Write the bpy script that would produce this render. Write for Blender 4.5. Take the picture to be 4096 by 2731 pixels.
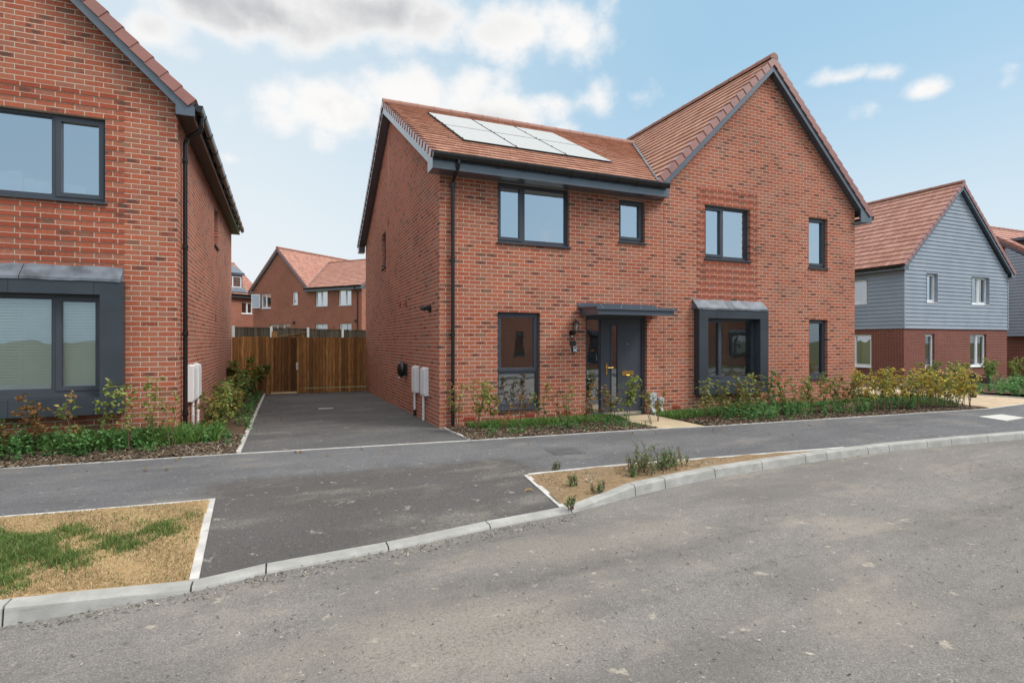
import bpy, math, random
import numpy as np
from mathutils import Vector, Matrix
R = math.radians
random.seed(7); rng = np.random.default_rng(7)
for o in list(bpy.data.objects): bpy.data.objects.remove(o)
S = bpy.context.scene; COL = S.collection

# ------------------------------------------------------------------ camera, sky, sun, exposure
CAM = Vector((-2.645, -9.655, 1.566)); YAW = R(22.85); FPX = 2190.0
cd = bpy.data.cameras.new('Camera'); cam = bpy.data.objects.new('Camera', cd); COL.objects.link(cam)
cam.location = CAM; cam.rotation_euler = (R(90), 0, -YAW)
cd.sensor_width = 36; cd.lens = 36*FPX/4096; cd.clip_start = .1; cd.clip_end = 3000
S.camera = cam
S.view_settings.view_transform = 'Standard'; S.view_settings.look = 'None'
S.view_settings.exposure = 0.46; S.view_settings.gamma = 1

def pix_dir(px, py):          # a pixel of the 2352-wide photo -> azimuth, elevation (for placing clouds)
    a = (px*4096/2352-2048)/FPX; b = -(py*4096/2352-1365.5)/FPX
    d = Vector((a*math.cos(YAW)+math.sin(YAW), -a*math.sin(YAW)+math.cos(YAW), b)).normalized()
    return math.atan2(d.x, d.y), math.asin(d.z)

SUN_EL, SUN_AZ = R(48), R(128)        # azimuth from +Y towards +X: the sun stands right of and behind the camera, in thin cloud
def build_world():
    w = bpy.data.worlds.new('World'); S.world = w; w.use_nodes = True
    nt = w.node_tree; N = nt.nodes; L = nt.links; N.clear()
    def nd(t, **k):
        n = N.new(t)
        for a, b in k.items(): setattr(n, a, b)
        return n
    def m(op, a, b=None, c=None, clamp=False):
        n = nd('ShaderNodeMath', operation=op); n.use_clamp = clamp
        for i, x in enumerate((a, b, c)):
            if x is None: continue
            if hasattr(x, 'is_output'): L.new(x, n.inputs[i])
            else: n.inputs[i].default_value = x
        return n.outputs[0]
    out = nd('ShaderNodeOutputWorld'); bg = nd('ShaderNodeBackground')
    sky = nd('ShaderNodeTexSky', sky_type='NISHITA'); sky.sun_disc = False
    sky.sun_elevation = SUN_EL; sky.sun_rotation = SUN_AZ
    sky.air_density = 1.0; sky.dust_density = 1.6; sky.ozone_density = 1.0
    tc = nd('ShaderNodeTexCoord'); D = tc.outputs['Generated']
    sp = nd('ShaderNodeSeparateXYZ'); L.new(D, sp.inputs[0])
    az = m('ARCTAN2', sp.outputs[0], sp.outputs[1]); el = m('ARCSINE', sp.outputs[2])
    def noise(scale, detail, rough, stretch=1.2):
        mp = nd('ShaderNodeMapping'); mp.inputs['Scale'].default_value = (1, 1, stretch)
        L.new(D, mp.inputs[0]); n = nd('ShaderNodeTexNoise'); L.new(mp.outputs[0], n.inputs['Vector'])
        n.inputs['Scale'].default_value = scale; n.inputs['Detail'].default_value = detail; n.inputs['Roughness'].default_value = rough
        return n.outputs['Fac']
    n1 = noise(5.5, 9, .58); n2 = noise(14, 6, .6); n3 = noise(3.0, 5, .5)
    # centre pixel x, y, half sizes in pixels, weight
    B = [(560, 20, 420, 120, 1.0), (330, 60, 160, 90, .8), (870, 30, 330, 90, 1.0), (750, 250, 200, 80, 1.1), (960, 220, 210, 85, 1.1), (1130, 265, 190, 60, 1.0),
         (660, 180, 150, 45, .45), (1190, 60, 200, 85, .8), (1330, 90, 130, 80, .8), (1250, 300, 170, 30, .6), (1380, 235, 60, 70, .85), (1465, 225, 50, 28, .5),
         (1935, 178, 75, 18, .8), (2030, 168, 60, 20, .8), (2140, 205, 75, 34, .9), (2005, 245, 45, 14, .35), (530, 365, 60, 24, .6), (570, 440, 80, 20, .4), (2330, 152, 45, 10, .4)]
    mx = None
    for px, py, hw, hh, wt in B:
        a0, e0 = pix_dir(px, py); a1, _ = pix_dir(px+hw, py); _, e1 = pix_dir(px, py-hh)
        ra = max(a1-a0, .02); re = max(e1-e0, .015)
        dx = m('DIVIDE', m('SUBTRACT', az, a0), ra); dy = m('DIVIDE', m('SUBTRACT', el, e0), re)
        d = m('SQRT', m('ADD', m('MULTIPLY', dx, dx), m('MULTIPLY', dy, dy)))
        v = m('MULTIPLY', m('SUBTRACT', 1.25, d), wt)
        mx = v if mx is None else m('MAXIMUM', mx, v)
    mx = m('MAXIMUM', mx, -1.0)
    # loose cloud over the rest of the sky (behind the camera too)
    front = m('MULTIPLY', m('SUBTRACT', n3, .56), 3.0)
    back = m('LESS_THAN', sp.outputs[1], -.15)
    mx = m('MAXIMUM', mx, m('SUBTRACT', m('MULTIPLY', front, back), m('SUBTRACT', 1.0, back)))
    def shifted(scale, detail, rough, dz):
        mp = nd('ShaderNodeMapping'); mp.inputs['Scale'].default_value = (1, 1, 1.2); mp.inputs['Location'].default_value = (0, 0, dz)
        L.new(D, mp.inputs[0]); n = nd('ShaderNodeTexNoise'); L.new(mp.outputs[0], n.inputs['Vector'])
        n.inputs['Scale'].default_value = scale; n.inputs['Detail'].default_value = detail; n.inputs['Roughness'].default_value = rough
        return n.outputs['Fac']
    n1u = shifted(5.5, 9, .58, .035); n4 = noise(30, 5, .6)
    dens = m('ADD', mx, m('MULTIPLY', m('SUBTRACT', n1, .5), 2.3))
    vo = nd('ShaderNodeTexVoronoi'); vo.feature = 'SMOOTH_F1'; vo.inputs['Scale'].default_value = 17; vo.inputs['Smoothness'].default_value = .25
    wv = nd('ShaderNodeVectorMath', operation='MULTIPLY_ADD'); nc = nd('ShaderNodeTexNoise'); nc.inputs['Scale'].default_value = 9; nc.inputs['Detail'].default_value = 4; L.new(D, nc.inputs['Vector'])
    L.new(nc.outputs['Color'], wv.inputs[0]); wv.inputs[1].default_value = (.07, .07, .07); L.new(D, wv.inputs[2]); L.new(wv.outputs[0], vo.inputs['Vector'])
    dens = m('ADD', dens, m('MULTIPLY', m('SUBTRACT', .42, vo.outputs['Distance']), .62))
    dens = m('ADD', dens, m('MULTIPLY', m('SUBTRACT', n2, .5), 1.1)); dens = m('ADD', dens, m('MULTIPLY', m('SUBTRACT', n4, .5), .5))
    mr = nd('ShaderNodeMapRange', interpolation_type='SMOOTHSTEP'); L.new(dens, mr.inputs[0])
    mr.inputs[1].default_value = .02; mr.inputs[2].default_value = .86
    mask = mr.outputs[0]
    core = nd('ShaderNodeMapRange', interpolation_type='SMOOTHSTEP'); L.new(dens, core.inputs[0])
    core.inputs[1].default_value = .35; core.inputs[2].default_value = 1.7
    lit = m('MULTIPLY_ADD', m('SUBTRACT', n1u, n1), 6.0, .10, clamp=True)
    pz = [pix_dir(880, -10), pix_dir(1060, 300), pix_dir(560, 20)]; dk = None
    for (a0, e0), w_, h_ in zip(pz, (.32, .22, .34), (.10, .045, .10)):
        dx = m('DIVIDE', m('SUBTRACT', az, a0), w_); dy = m('DIVIDE', m('SUBTRACT', el, e0), h_)
        v = m('SUBTRACT', 1.0, m('SQRT', m('ADD', m('MULTIPLY', dx, dx), m('MULTIPLY', dy, dy))), clamp=True); dk = v if dk is None else m('MAXIMUM', dk, v)
    shade = m('MULTIPLY', core.outputs[0], m('ADD', m('MULTIPLY', lit, .45), m('MULTIPLY', dk, 1.2), clamp=True), clamp=True)
    cc = nd('ShaderNodeMix', data_type='RGBA'); L.new(shade, cc.inputs[0])
    cc.inputs[6].default_value = (4.7, 4.66, 4.62, 1); cc.inputs[7].default_value = (2.6, 2.66, 2.78, 1)
    # thin high haze: paler to the left and near the horizon
    vx = nd('ShaderNodeMapRange', interpolation_type='SMOOTHSTEP'); L.new(az, vx.inputs[0])
    a_l, _ = pix_dir(500, 500); a_r, _ = pix_dir(1700, 500)
    vx.inputs[1].default_value = a_l; vx.inputs[2].default_value = a_r; vx.inputs[3].default_value = .62; vx.inputs[4].default_value = 0
    ve = nd('ShaderNodeMapRange', interpolation_type='SMOOTHSTEP'); L.new(el, ve.inputs[0])
    ve.inputs[1].default_value = .0; ve.inputs[2].default_value = .50; ve.inputs[3].default_value = .85; ve.inputs[4].default_value = 0
    fr_ = nd('ShaderNodeMapRange', interpolation_type='SMOOTHSTEP'); L.new(sp.outputs[1], fr_.inputs[0]); fr_.inputs[1].default_value = -.35; fr_.inputs[2].default_value = .0; fr_.inputs[3].default_value = .22; fr_.inputs[4].default_value = 1.0
    veil = m('MAXIMUM', m('ADD', vx.outputs[0], m('MULTIPLY', ve.outputs[0], .5)), ve.outputs[0], clamp=True); veil = m('MULTIPLY', veil, fr_.outputs[0])
    b0 = nd('ShaderNodeMix', data_type='RGBA'); b0.inputs[0].default_value = .84; L.new(sky.outputs[0], b0.inputs[6]); b0.inputs[7].default_value = (1.85, 3.05, 3.95, 1)
    vm = nd('ShaderNodeMix', data_type='RGBA'); L.new(veil, vm.inputs[0]); L.new(b0.outputs[2], vm.inputs[6]); vm.inputs[7].default_value = (4.05, 4.32, 4.48, 1)
    fm = nd('ShaderNodeMix', data_type='RGBA'); L.new(mask, fm.inputs[0]); L.new(vm.outputs[2], fm.inputs[6]); L.new(cc.outputs[2], fm.inputs[7])
    # unseen bright cloud overhead and behind the camera, added to light ground and walls
    ov = nd('ShaderNodeMapRange', interpolation_type='SMOOTHSTEP'); L.new(el, ov.inputs[0]); ov.inputs[1].default_value = .72; ov.inputs[2].default_value = 1.05
    bk = nd('ShaderNodeMapRange', interpolation_type='SMOOTHSTEP'); L.new(sp.outputs[1], bk.inputs[0]); bk.inputs[1].default_value = -.1; bk.inputs[2].default_value = -.6
    hi = nd('ShaderNodeMapRange', interpolation_type='SMOOTHSTEP'); L.new(el, hi.inputs[0]); hi.inputs[1].default_value = .30; hi.inputs[2].default_value = .60
    bf = m('MAXIMUM', ov.outputs[0], m('MULTIPLY', bk.outputs[0], hi.outputs[0]))
    bf = m('MULTIPLY', bf, m('MULTIPLY_ADD', n3, 1.0, .4, clamp=True))
    om = nd('ShaderNodeMix', data_type='RGBA'); L.new(bf, om.inputs[0]); L.new(fm.outputs[2], om.inputs[6]); om.inputs[7].default_value = (8.6, 8.4, 8.1, 1)
    L.new(om.outputs[2], bg.inputs[0]); bg.inputs[1].default_value = .15
    L.new(bg.outputs[0], out.inputs[0])
build_world()
sl = bpy.data.lights.new('Sun', 'SUN'); sl.energy = 2.1; sl.angle = R(22); sl.color = (1, .95, .88)
so = bpy.data.objects.new('Sun', sl); COL.objects.link(so)
sd = Vector((math.sin(SUN_AZ)*math.cos(SUN_EL), math.cos(SUN_AZ)*math.cos(SUN_EL), math.sin(SUN_EL)))
so.rotation_euler = sd.to_track_quat('Z', 'Y').to_euler()

# ------------------------------------------------------------------ material helpers
class NT:
    def __init__(s, name):
        s.m = bpy.data.materials.new(name); s.m.use_nodes = True; s.t = s.m.node_tree; s.N = s.t.nodes; s.L = s.t.links
        s.p = s.N['Principled BSDF']; s.out = s.N['Material Output']
    def nd(s, t, **k):
        n = s.N.new(t)
        for a, b in k.items(): setattr(n, a, b)
        return n
    def put(s, sock, x):
        if hasattr(x, 'is_output'): s.L.new(x, sock)
        elif isinstance(x, tuple): sock.default_value = x if len(x) == 4 or sock.type == 'VECTOR' else (*x, 1)
        else: sock.default_value = x
    def ma(s, op, a, b=None, c=None, clamp=False):
        n = s.nd('ShaderNodeMath', operation=op); n.use_clamp = clamp
        for i, x in enumerate((a, b, c)):
            if x is not None: s.put(n.inputs[i], x)
        return n.outputs[0]
    def mix(s, f, a, b, blend='MIX'):
        n = s.nd('ShaderNodeMix', data_type='RGBA', blend_type=blend); s.put(n.inputs[0], f); s.put(n.inputs[6], a); s.put(n.inputs[7], b); return n.outputs[2]
    def noise(s, scale, detail=4, rough=.55, vec=None, stretch=None, out='Fac'):
        n = s.nd('ShaderNodeTexNoise'); n.inputs['Scale'].default_value = scale; n.inputs['Detail'].default_value = detail; n.inputs['Roughness'].default_value = rough
        v = vec if vec is not None else s.obj()
        if stretch:
            mp = s.nd('ShaderNodeMapping'); mp.inputs['Scale'].default_value = stretch; s.L.new(v, mp.inputs[0]); v = mp.outputs[0]
        s.L.new(v, n.inputs['Vector']); return n.outputs[out]
    def obj(s):
        if not hasattr(s, '_o'): s._o = s.nd('ShaderNodeTexCoord')
        return s._o.outputs['Object']
    def uv(s):
        s.obj(); return s._o.outputs['UV']
    def sm(s, x, a, b, c=0., d=1.):
        n = s.nd('ShaderNodeMapRange', interpolation_type='SMOOTHSTEP'); s.put(n.inputs[0], x)
        for i, v in enumerate((a, b, c, d)): s.put(n.inputs[i+1], v)
        return n.outputs[0]
    def ramp(s, f, stops):
        n = s.nd('ShaderNodeValToRGB'); e = n.color_ramp.elements
        while len(e) < len(stops): e.new(.5)
        for i, (p, c) in enumerate(stops): e[i].position = p; e[i].color = (*c, 1)
        s.put(n.inputs[0], f); return n.outputs[0]
    def bump(s, h, strength=.5, dist=.01):
        n = s.nd('ShaderNodeBump'); n.inputs['Strength'].default_value = strength; n.inputs['Distance'].default_value = dist
        s.put(n.inputs['Height'], h); s.L.new(n.outputs[0], s.p.inputs['Normal'])
    def done(s, base, rough=.6, metal=0., spec=.5):
        s.put(s.p.inputs['Base Color'], base); s.put(s.p.inputs['Roughness'], rough); s.put(s.p.inputs['Metallic'], metal)
        s.p.inputs['Specular IOR Level'].default_value = spec
        return s.m

def simple(name, col, rough=.5, metal=0., var=.12, scale=6, spec=.5, bump=0, coat=0):
    t = NT(name); t.p.inputs['Coat Weight'].default_value = coat; t.p.inputs['Coat Roughness'].default_value = .14; n = t.noise(scale, 5)
    c = t.mix(t.sm(n, .3, .7), tuple(x*(1-var) for x in col), tuple(min(1, x*(1+var)) for x in col))
    if bump: t.bump(t.noise(scale*8, 3), bump, .003)
    return t.done(c, t.ma('MULTIPLY_ADD', n, .15, rough-.07), metal, spec)

def brick_mat(name, reds, mortar, blot=.16, blotcol=(.075, .058, .045), bw=.225, bh=.075, mj=.0055, white=.25):
    t = NT(name); sp = t.nd('ShaderNodeSeparateXYZ'); t.L.new(t.uv(), sp.inputs[0])
    wob = t.noise(38, 2, .5, vec=t.uv()); wv = t.ma('MULTIPLY_ADD', wob, .006, -.003)
    u = t.ma('ADD', sp.outputs[0], wv); v = t.ma('ADD', sp.outputs[1], t.ma('MULTIPLY', wv, .6))
    vr = t.ma('DIVIDE', v, bh); row = t.ma('FLOOR', vr); fv = t.ma('MULTIPLY', t.ma('FRACT', vr), bh)
    sh = t.ma('MULTIPLY', t.ma('FLOORED_MODULO', row, 2.), .5)
    ur = t.ma('ADD', t.ma('DIVIDE', u, bw), sh); colm = t.ma('FLOOR', ur); fu = t.ma('MULTIPLY', t.ma('FRACT', ur), bw)
    e = t.ma('MINIMUM', t.ma('MINIMUM', fu, t.ma('SUBTRACT', bw, fu)), t.ma('MINIMUM', fv, t.ma('SUBTRACT', bh, fv)))
    bm = t.sm(e, mj-.0015, mj+.0015)
    cv = t.nd('ShaderNodeCombineXYZ'); t.L.new(colm, cv.inputs[0]); t.L.new(row, cv.inputs[1])
    wn = t.nd('ShaderNodeTexWhiteNoise', noise_dimensions='3D'); t.L.new(cv.outputs[0], wn.inputs['Vector'])
    r1 = wn.outputs['Value']; sc = t.nd('ShaderNodeSeparateColor'); t.L.new(wn.outputs['Color'], sc.inputs[0]); r2 = sc.outputs[0]; r3 = sc.outputs[1]
    big = t.noise(.9, 3, .5, vec=t.uv()); mid = t.noise(28, 5, .65, vec=t.uv()); fine = t.noise(140, 3, .6, vec=t.uv())
    n = len(reds); base = t.ramp(r1, [(i/(n-1), reds[i]) for i in range(n)])
    base = t.mix(t.sm(mid, .35, .75, 0, .55), base, tuple(min(1, x*1.22+.02) for x in reds[n//2]))
    base = t.mix(t.sm(fine, .3, .8, 0, .35), base, tuple(x*.6 for x in reds[0]))
    # kiln-burnt dark patches in the middle of some bricks
    th = t.ma('MULTIPLY_ADD', t.noise(1.7, 3, .6, vec=t.uv()), 4.8*blot, -1.85*blot)
    has = t.sm(r2, th, t.ma('ADD', th, .01), 1, 0)
    ex = t.ma('DIVIDE', t.ma('SUBTRACT', fu, t.ma('MULTIPLY_ADD', r3, .03, bw/2-.015)), bw*.40); ey = t.ma('DIVIDE', t.ma('SUBTRACT', fv, bh/2), bh*.42)
    d = t.ma('ADD', t.ma('ADD', t.ma('POWER', t.ma('ABSOLUTE', ex), 2.), t.ma('POWER', t.ma('ABSOLUTE', ey), 2.)), t.ma('MULTIPLY_ADD', mid, 1.0, -.5))
    bl = t.ma('MULTIPLY', has, t.sm(d, .25, t.ma('MULTIPLY_ADD', sc.outputs[2], 1.1, .5), t.ma('MULTIPLY_ADD', r3, .45, .45), 0))
    base = t.mix(bl, base, t.mix(t.sm(sc.outputs[2], .45, .8), blotcol, (.21, .135, .085)))
    mo = t.mix(t.sm(t.noise(60, 4, .6, vec=t.uv()), .3, .7), tuple(x*.82 for x in mortar), mortar)
    col = t.mix(bm, mo, base)
    wm = t.ma('MULTIPLY', t.sm(t.noise(.55, 4, .6, vec=t.uv()), .60, .80), t.sm(mid, .4, .7))
    col = t.mix(t.ma('MULTIPLY', wm, white), col, (.72, .66, .62))
    tone = t.ma('ADD', t.ma('MULTIPLY_ADD', big, .34, .80), t.ma('MULTIPLY', t.sm(t.noise(.35, 2, .5, vec=t.uv()), .4, .6), .08))
    tn = t.nd('ShaderNodeCombineColor'); [t.L.new(tone, tn.inputs[i]) for i in range(3)]
    col = t.mix(1., col, tn.outputs[0], 'MULTIPLY')
    t.bump(t.ma('ADD', bm, t.ma('MULTIPLY', mid, .35)), .6, .006)
    return t.done(col, .88, spec=.3)

MAIN_REDS = [(.20, .045, .027), (.305, .072, .040), (.365, .098, .054), (.375, .135, .080), (.29, .120, .085), (.42, .106, .051), (.335, .083, .045)]
M_BRICK = brick_mat('brick_multi', MAIN_REDS, (.56, .485, .39), .30, (.058, .054, .046), mj=.0050)
M_BRICKRED = brick_mat('brick_dark_red', [(.25, .055, .030), (.30, .066, .034), (.34, .082, .042)], (.50, .42, .34), .02)
M_BRICKFAR = brick_mat('brick_red_far', [(.24, .058, .034), (.29, .075, .042), (.33, .095, .055), (.27, .068, .04)], (.50, .41, .33), .05)
M_BRICKDEEP = brick_mat('brick_deep_red', [(.145, .030, .022), (.175, .038, .026), (.20, .048, .032)], (.42, .33, .27), .0, white=.6)

def tile_mat(name, cols, streak=.3):
    t = NT(name); sp = t.nd('ShaderNodeSeparateXYZ'); t.L.new(t.uv(), sp.inputs[0])
    row = t.ma('FLOOR', sp.outputs[1]); ur = sp.outputs[0]
    cv = t.nd('ShaderNodeCombineXYZ'); t.L.new(t.ma('FLOOR', ur), cv.inputs[0]); t.L.new(row, cv.inputs[1])
    wn = t.nd('ShaderNodeTexWhiteNoise', noise_dimensions='3D'); t.L.new(cv.outputs[0], wn.inputs['Vector'])
    n = len(cols); base = t.ramp(wn.outputs['Value'], [(i/(n-1), cols[i]) for i in range(n)])
    base = t.mix(t.sm(t.noise(2.2, 5, .6), .35, .8, 0, .35), base, tuple(x*.72 for x in cols[0]))
    base = t.mix(t.sm(t.noise(60, 3, .6), .4, .75, 0, streak), base, tuple(min(1, x*1.25) for x in cols[-1]))
    fu = t.ma('FRACT', ur); e = t.ma('MINIMUM', fu, t.ma('SUBTRACT', 1., fu))
    base = t.mix(t.sm(e, .015, .035, .7, 0), base, (.05, .025, .018))
    t.bump(t.noise(90, 3), .25, .003)
    return t.done(base, .68, spec=.35)
M_TILE = tile_mat('roof_tile', [(.37, .185, .128), (.45, .24, .168), (.52, .30, .215), (.41, .208, .145)])
M_TILEP = tile_mat('roof_tile_pink', [(.33, .155, .115), (.41, .205, .155), (.49, .265, .205), (.37, .175, .13)], .45)
M_VERGE = simple('verge_tile', (.26, .095, .072), .5, var=.12, scale=3, coat=.8)
M_RIDGE = simple('ridge_tile', (.27, .125, .088), .62, var=.15, scale=3)
M_DARK = simple('dark_grey_board', (.062, .083, .112), .42, var=.08, scale=2, coat=.9)
M_FRAME = simple('window_frame_grey', (.048, .054, .070), .36, var=.05, scale=3)
M_BAY = simple('bay_surround', (.034, .043, .055), .38, var=.08, scale=2)
M_BLACK = simple('black_plastic', (.011, .011, .012), .24, var=.1)
M_BLACKM = simple('black_matt', (.014, .014, .015), .55, var=.1)
M_WHITE = simple('white_plastic', (.74, .75, .77), .35, var=.04)
M_WHITEM = simple('white_sky_reflection', (.42, .42, .41), .4, var=.02)
M_GREYP = simple('grey_plastic', (.42, .46, .50), .42, var=.05)
M_LEAD = simple('lead_sheet', (.115, .134, .162), .5, .1, .4, 4)
M_BRASS = simple('brass', (.78, .52, .17), .22, 1., .1)
M_CHROME = simple('steel', (.72, .70, .66), .25, 1., .1)
M_TERRA = simple('terracotta_vent', (.27, .045, .026), .6)
def kerb_mat():
    t = NT('concrete_kerb'); a = t.noise(3.2, 5, .65); f = t.noise(60, 4, .7); d = t.noise(11, 5, .7, stretch=(.5, .5, 2.5))
    c = t.mix(t.sm(a, .35, .68), (.30, .30, .285), (.40, .40, .385)); c = t.mix(t.sm(d, .52, .74, 0, .55), c, (.17, .16, .145)); c = t.mix(t.sm(f, .60, .72, 0, .5), c, (.20, .195, .185))
    t.bump(f, .4, .004); return t.done(c, .88, spec=.25)
M_CONC = kerb_mat()
M_EDGE = simple('concrete_edging', (.47, .46, .44), .85, var=.16, scale=7, bump=.3)
M_POST = simple('concrete_post', (.38, .385, .38), .85, var=.1)
M_SOFFIT = simple('soffit_brown', (.055, .040, .034), .5, var=.1)
M_CLAD = None
def clad_mat():
    t = NT('cladding_board'); n = t.noise(14, 5, .65, stretch=(1, 1, 9)); b = t.noise(1.2, 3)
    c = t.mix(t.sm(b, .3, .7), (.245, .292, .355), (.285, .332, .395))
    t.bump(n, .35, .004); return t.done(c, .55, spec=.4)
M_CLAD = clad_mat()
def wood_mat(name, a, b, knot, pw=.1):
    t = NT(name); sp = t.nd('ShaderNodeSeparateXYZ'); t.L.new(t.uv(), sp.inputs[0])
    bi = t.ma('FLOOR', t.ma('DIVIDE', sp.outputs[0], pw)); wn = t.nd('ShaderNodeTexWhiteNoise', noise_dimensions='1D'); t.L.new(bi, wn.inputs['W'])
    cv = t.nd('ShaderNodeCombineXYZ'); t.L.new(sp.outputs[0], cv.inputs[0]); t.L.new(t.ma('MULTIPLY', sp.outputs[1], .12), cv.inputs[1]); t.L.new(t.ma('MULTIPLY', wn.outputs['Value'], 40.), cv.inputs[2])
    g = t.noise(26, 6, .65, vec=cv.outputs[0]); c = t.mix(t.sm(g, .3, .72), a, b)
    c = t.mix(t.ma('MULTIPLY', wn.outputs['Value'], .9), c, tuple(x*.5 for x in a))
    fe = t.ma('FRACT', t.ma('DIVIDE', sp.outputs[0], pw)); c = t.mix(t.sm(t.ma('MINIMUM', fe, t.ma('SUBTRACT', 1., fe)), .03, .10, .75, 0), c, tuple(x*.25 for x in a))
    vo = t.nd('ShaderNodeTexVoronoi'); vo.inputs['Scale'].default_value = 4.2
    mp = t.nd('ShaderNodeMapping'); mp.inputs['Scale'].default_value = (1.7, .75, 1); t.L.new(t.uv(), mp.inputs[0]); t.L.new(mp.outputs[0], vo.inputs['Vector'])
    c = t.mix(t.sm(vo.outputs['Distance'], .05, .13, .85, 0), c, knot)
    big = t.noise(1.3, 4); c = t.mix(t.sm(big, .45, .75, 0, .45), c, tuple(x*.5 for x in a))
    t.bump(g, .3, .003); return t.done(c, .75, spec=.25)
M_FENCE = wood_mat('fence_timber', (.30, .14, .047), (.66, .34, .125), (.05, .022, .009))
M_GATE = wood_mat('gate_timber', (.17, .072, .026), (.34, .165, .062), (.035, .015, .007), .095)
M_OLDF = wood_mat('old_fence_timber', (.052, .040, .028), (.085, .068, .05), (.025, .018, .012), .13)
M_PALE = wood_mat('pale_timber', (.52, .31, .12), (.62, .40, .18), (.30, .15, .05))
M_SUNGAP = simple('sunlit_gap_tone', (.78, .60, .33), .7, var=.1)  # sunlight on the ground behind the gate, put into the colour
M_RAIL = simple('black_timber', (.022, .020, .018), .7)

def glass_mat(name, refl, wave=.002):
    t = NT(name); t.N.remove(t.p)
    tr = t.nd('ShaderNodeBsdfTransparent'); tr.inputs[0].default_value = (.86, .90, .90, 1)
    gl = t.nd('ShaderNodeBsdfGlossy'); gl.inputs['Roughness'].default_value = .004; gl.inputs[0].default_value = (.93, .96, 1, 1)
    lw = t.nd('ShaderNodeFresnel'); lw.inputs[0].default_value = 1.5
    b = t.nd('ShaderNodeBump'); b.inputs['Strength'].default_value = 1; b.inputs['Distance'].default_value = wave
    t.L.new(t.noise(2.6, 1, .4), b.inputs['Height']); t.L.new(b.outputs[0], gl.inputs['Normal'])
    f = t.ma('MULTIPLY_ADD', lw.outputs[0], .9, refl, clamp=True)
    mx = t.nd('ShaderNodeMixShader'); t.L.new(f, mx.inputs[0]); t.L.new(tr.outputs[0], mx.inputs[1]); t.L.new(gl.outputs[0], mx.inputs[2])
    t.L.new(mx.outputs[0], t.out.inputs[0]); return t.m
M_GLASS = glass_mat('window_glass', .54); M_GLASSLOW = glass_mat('window_glass_clear', .20, .0014); M_GLASSG = glass_mat('ground_window_glass', .36, .0014)
M_PLASTER = simple('plaster', (.62, .60, .56), .9, var=.03)
M_BLIND = simple('blind_slat', (.90, .95, .90), .5, var=.03)

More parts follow.
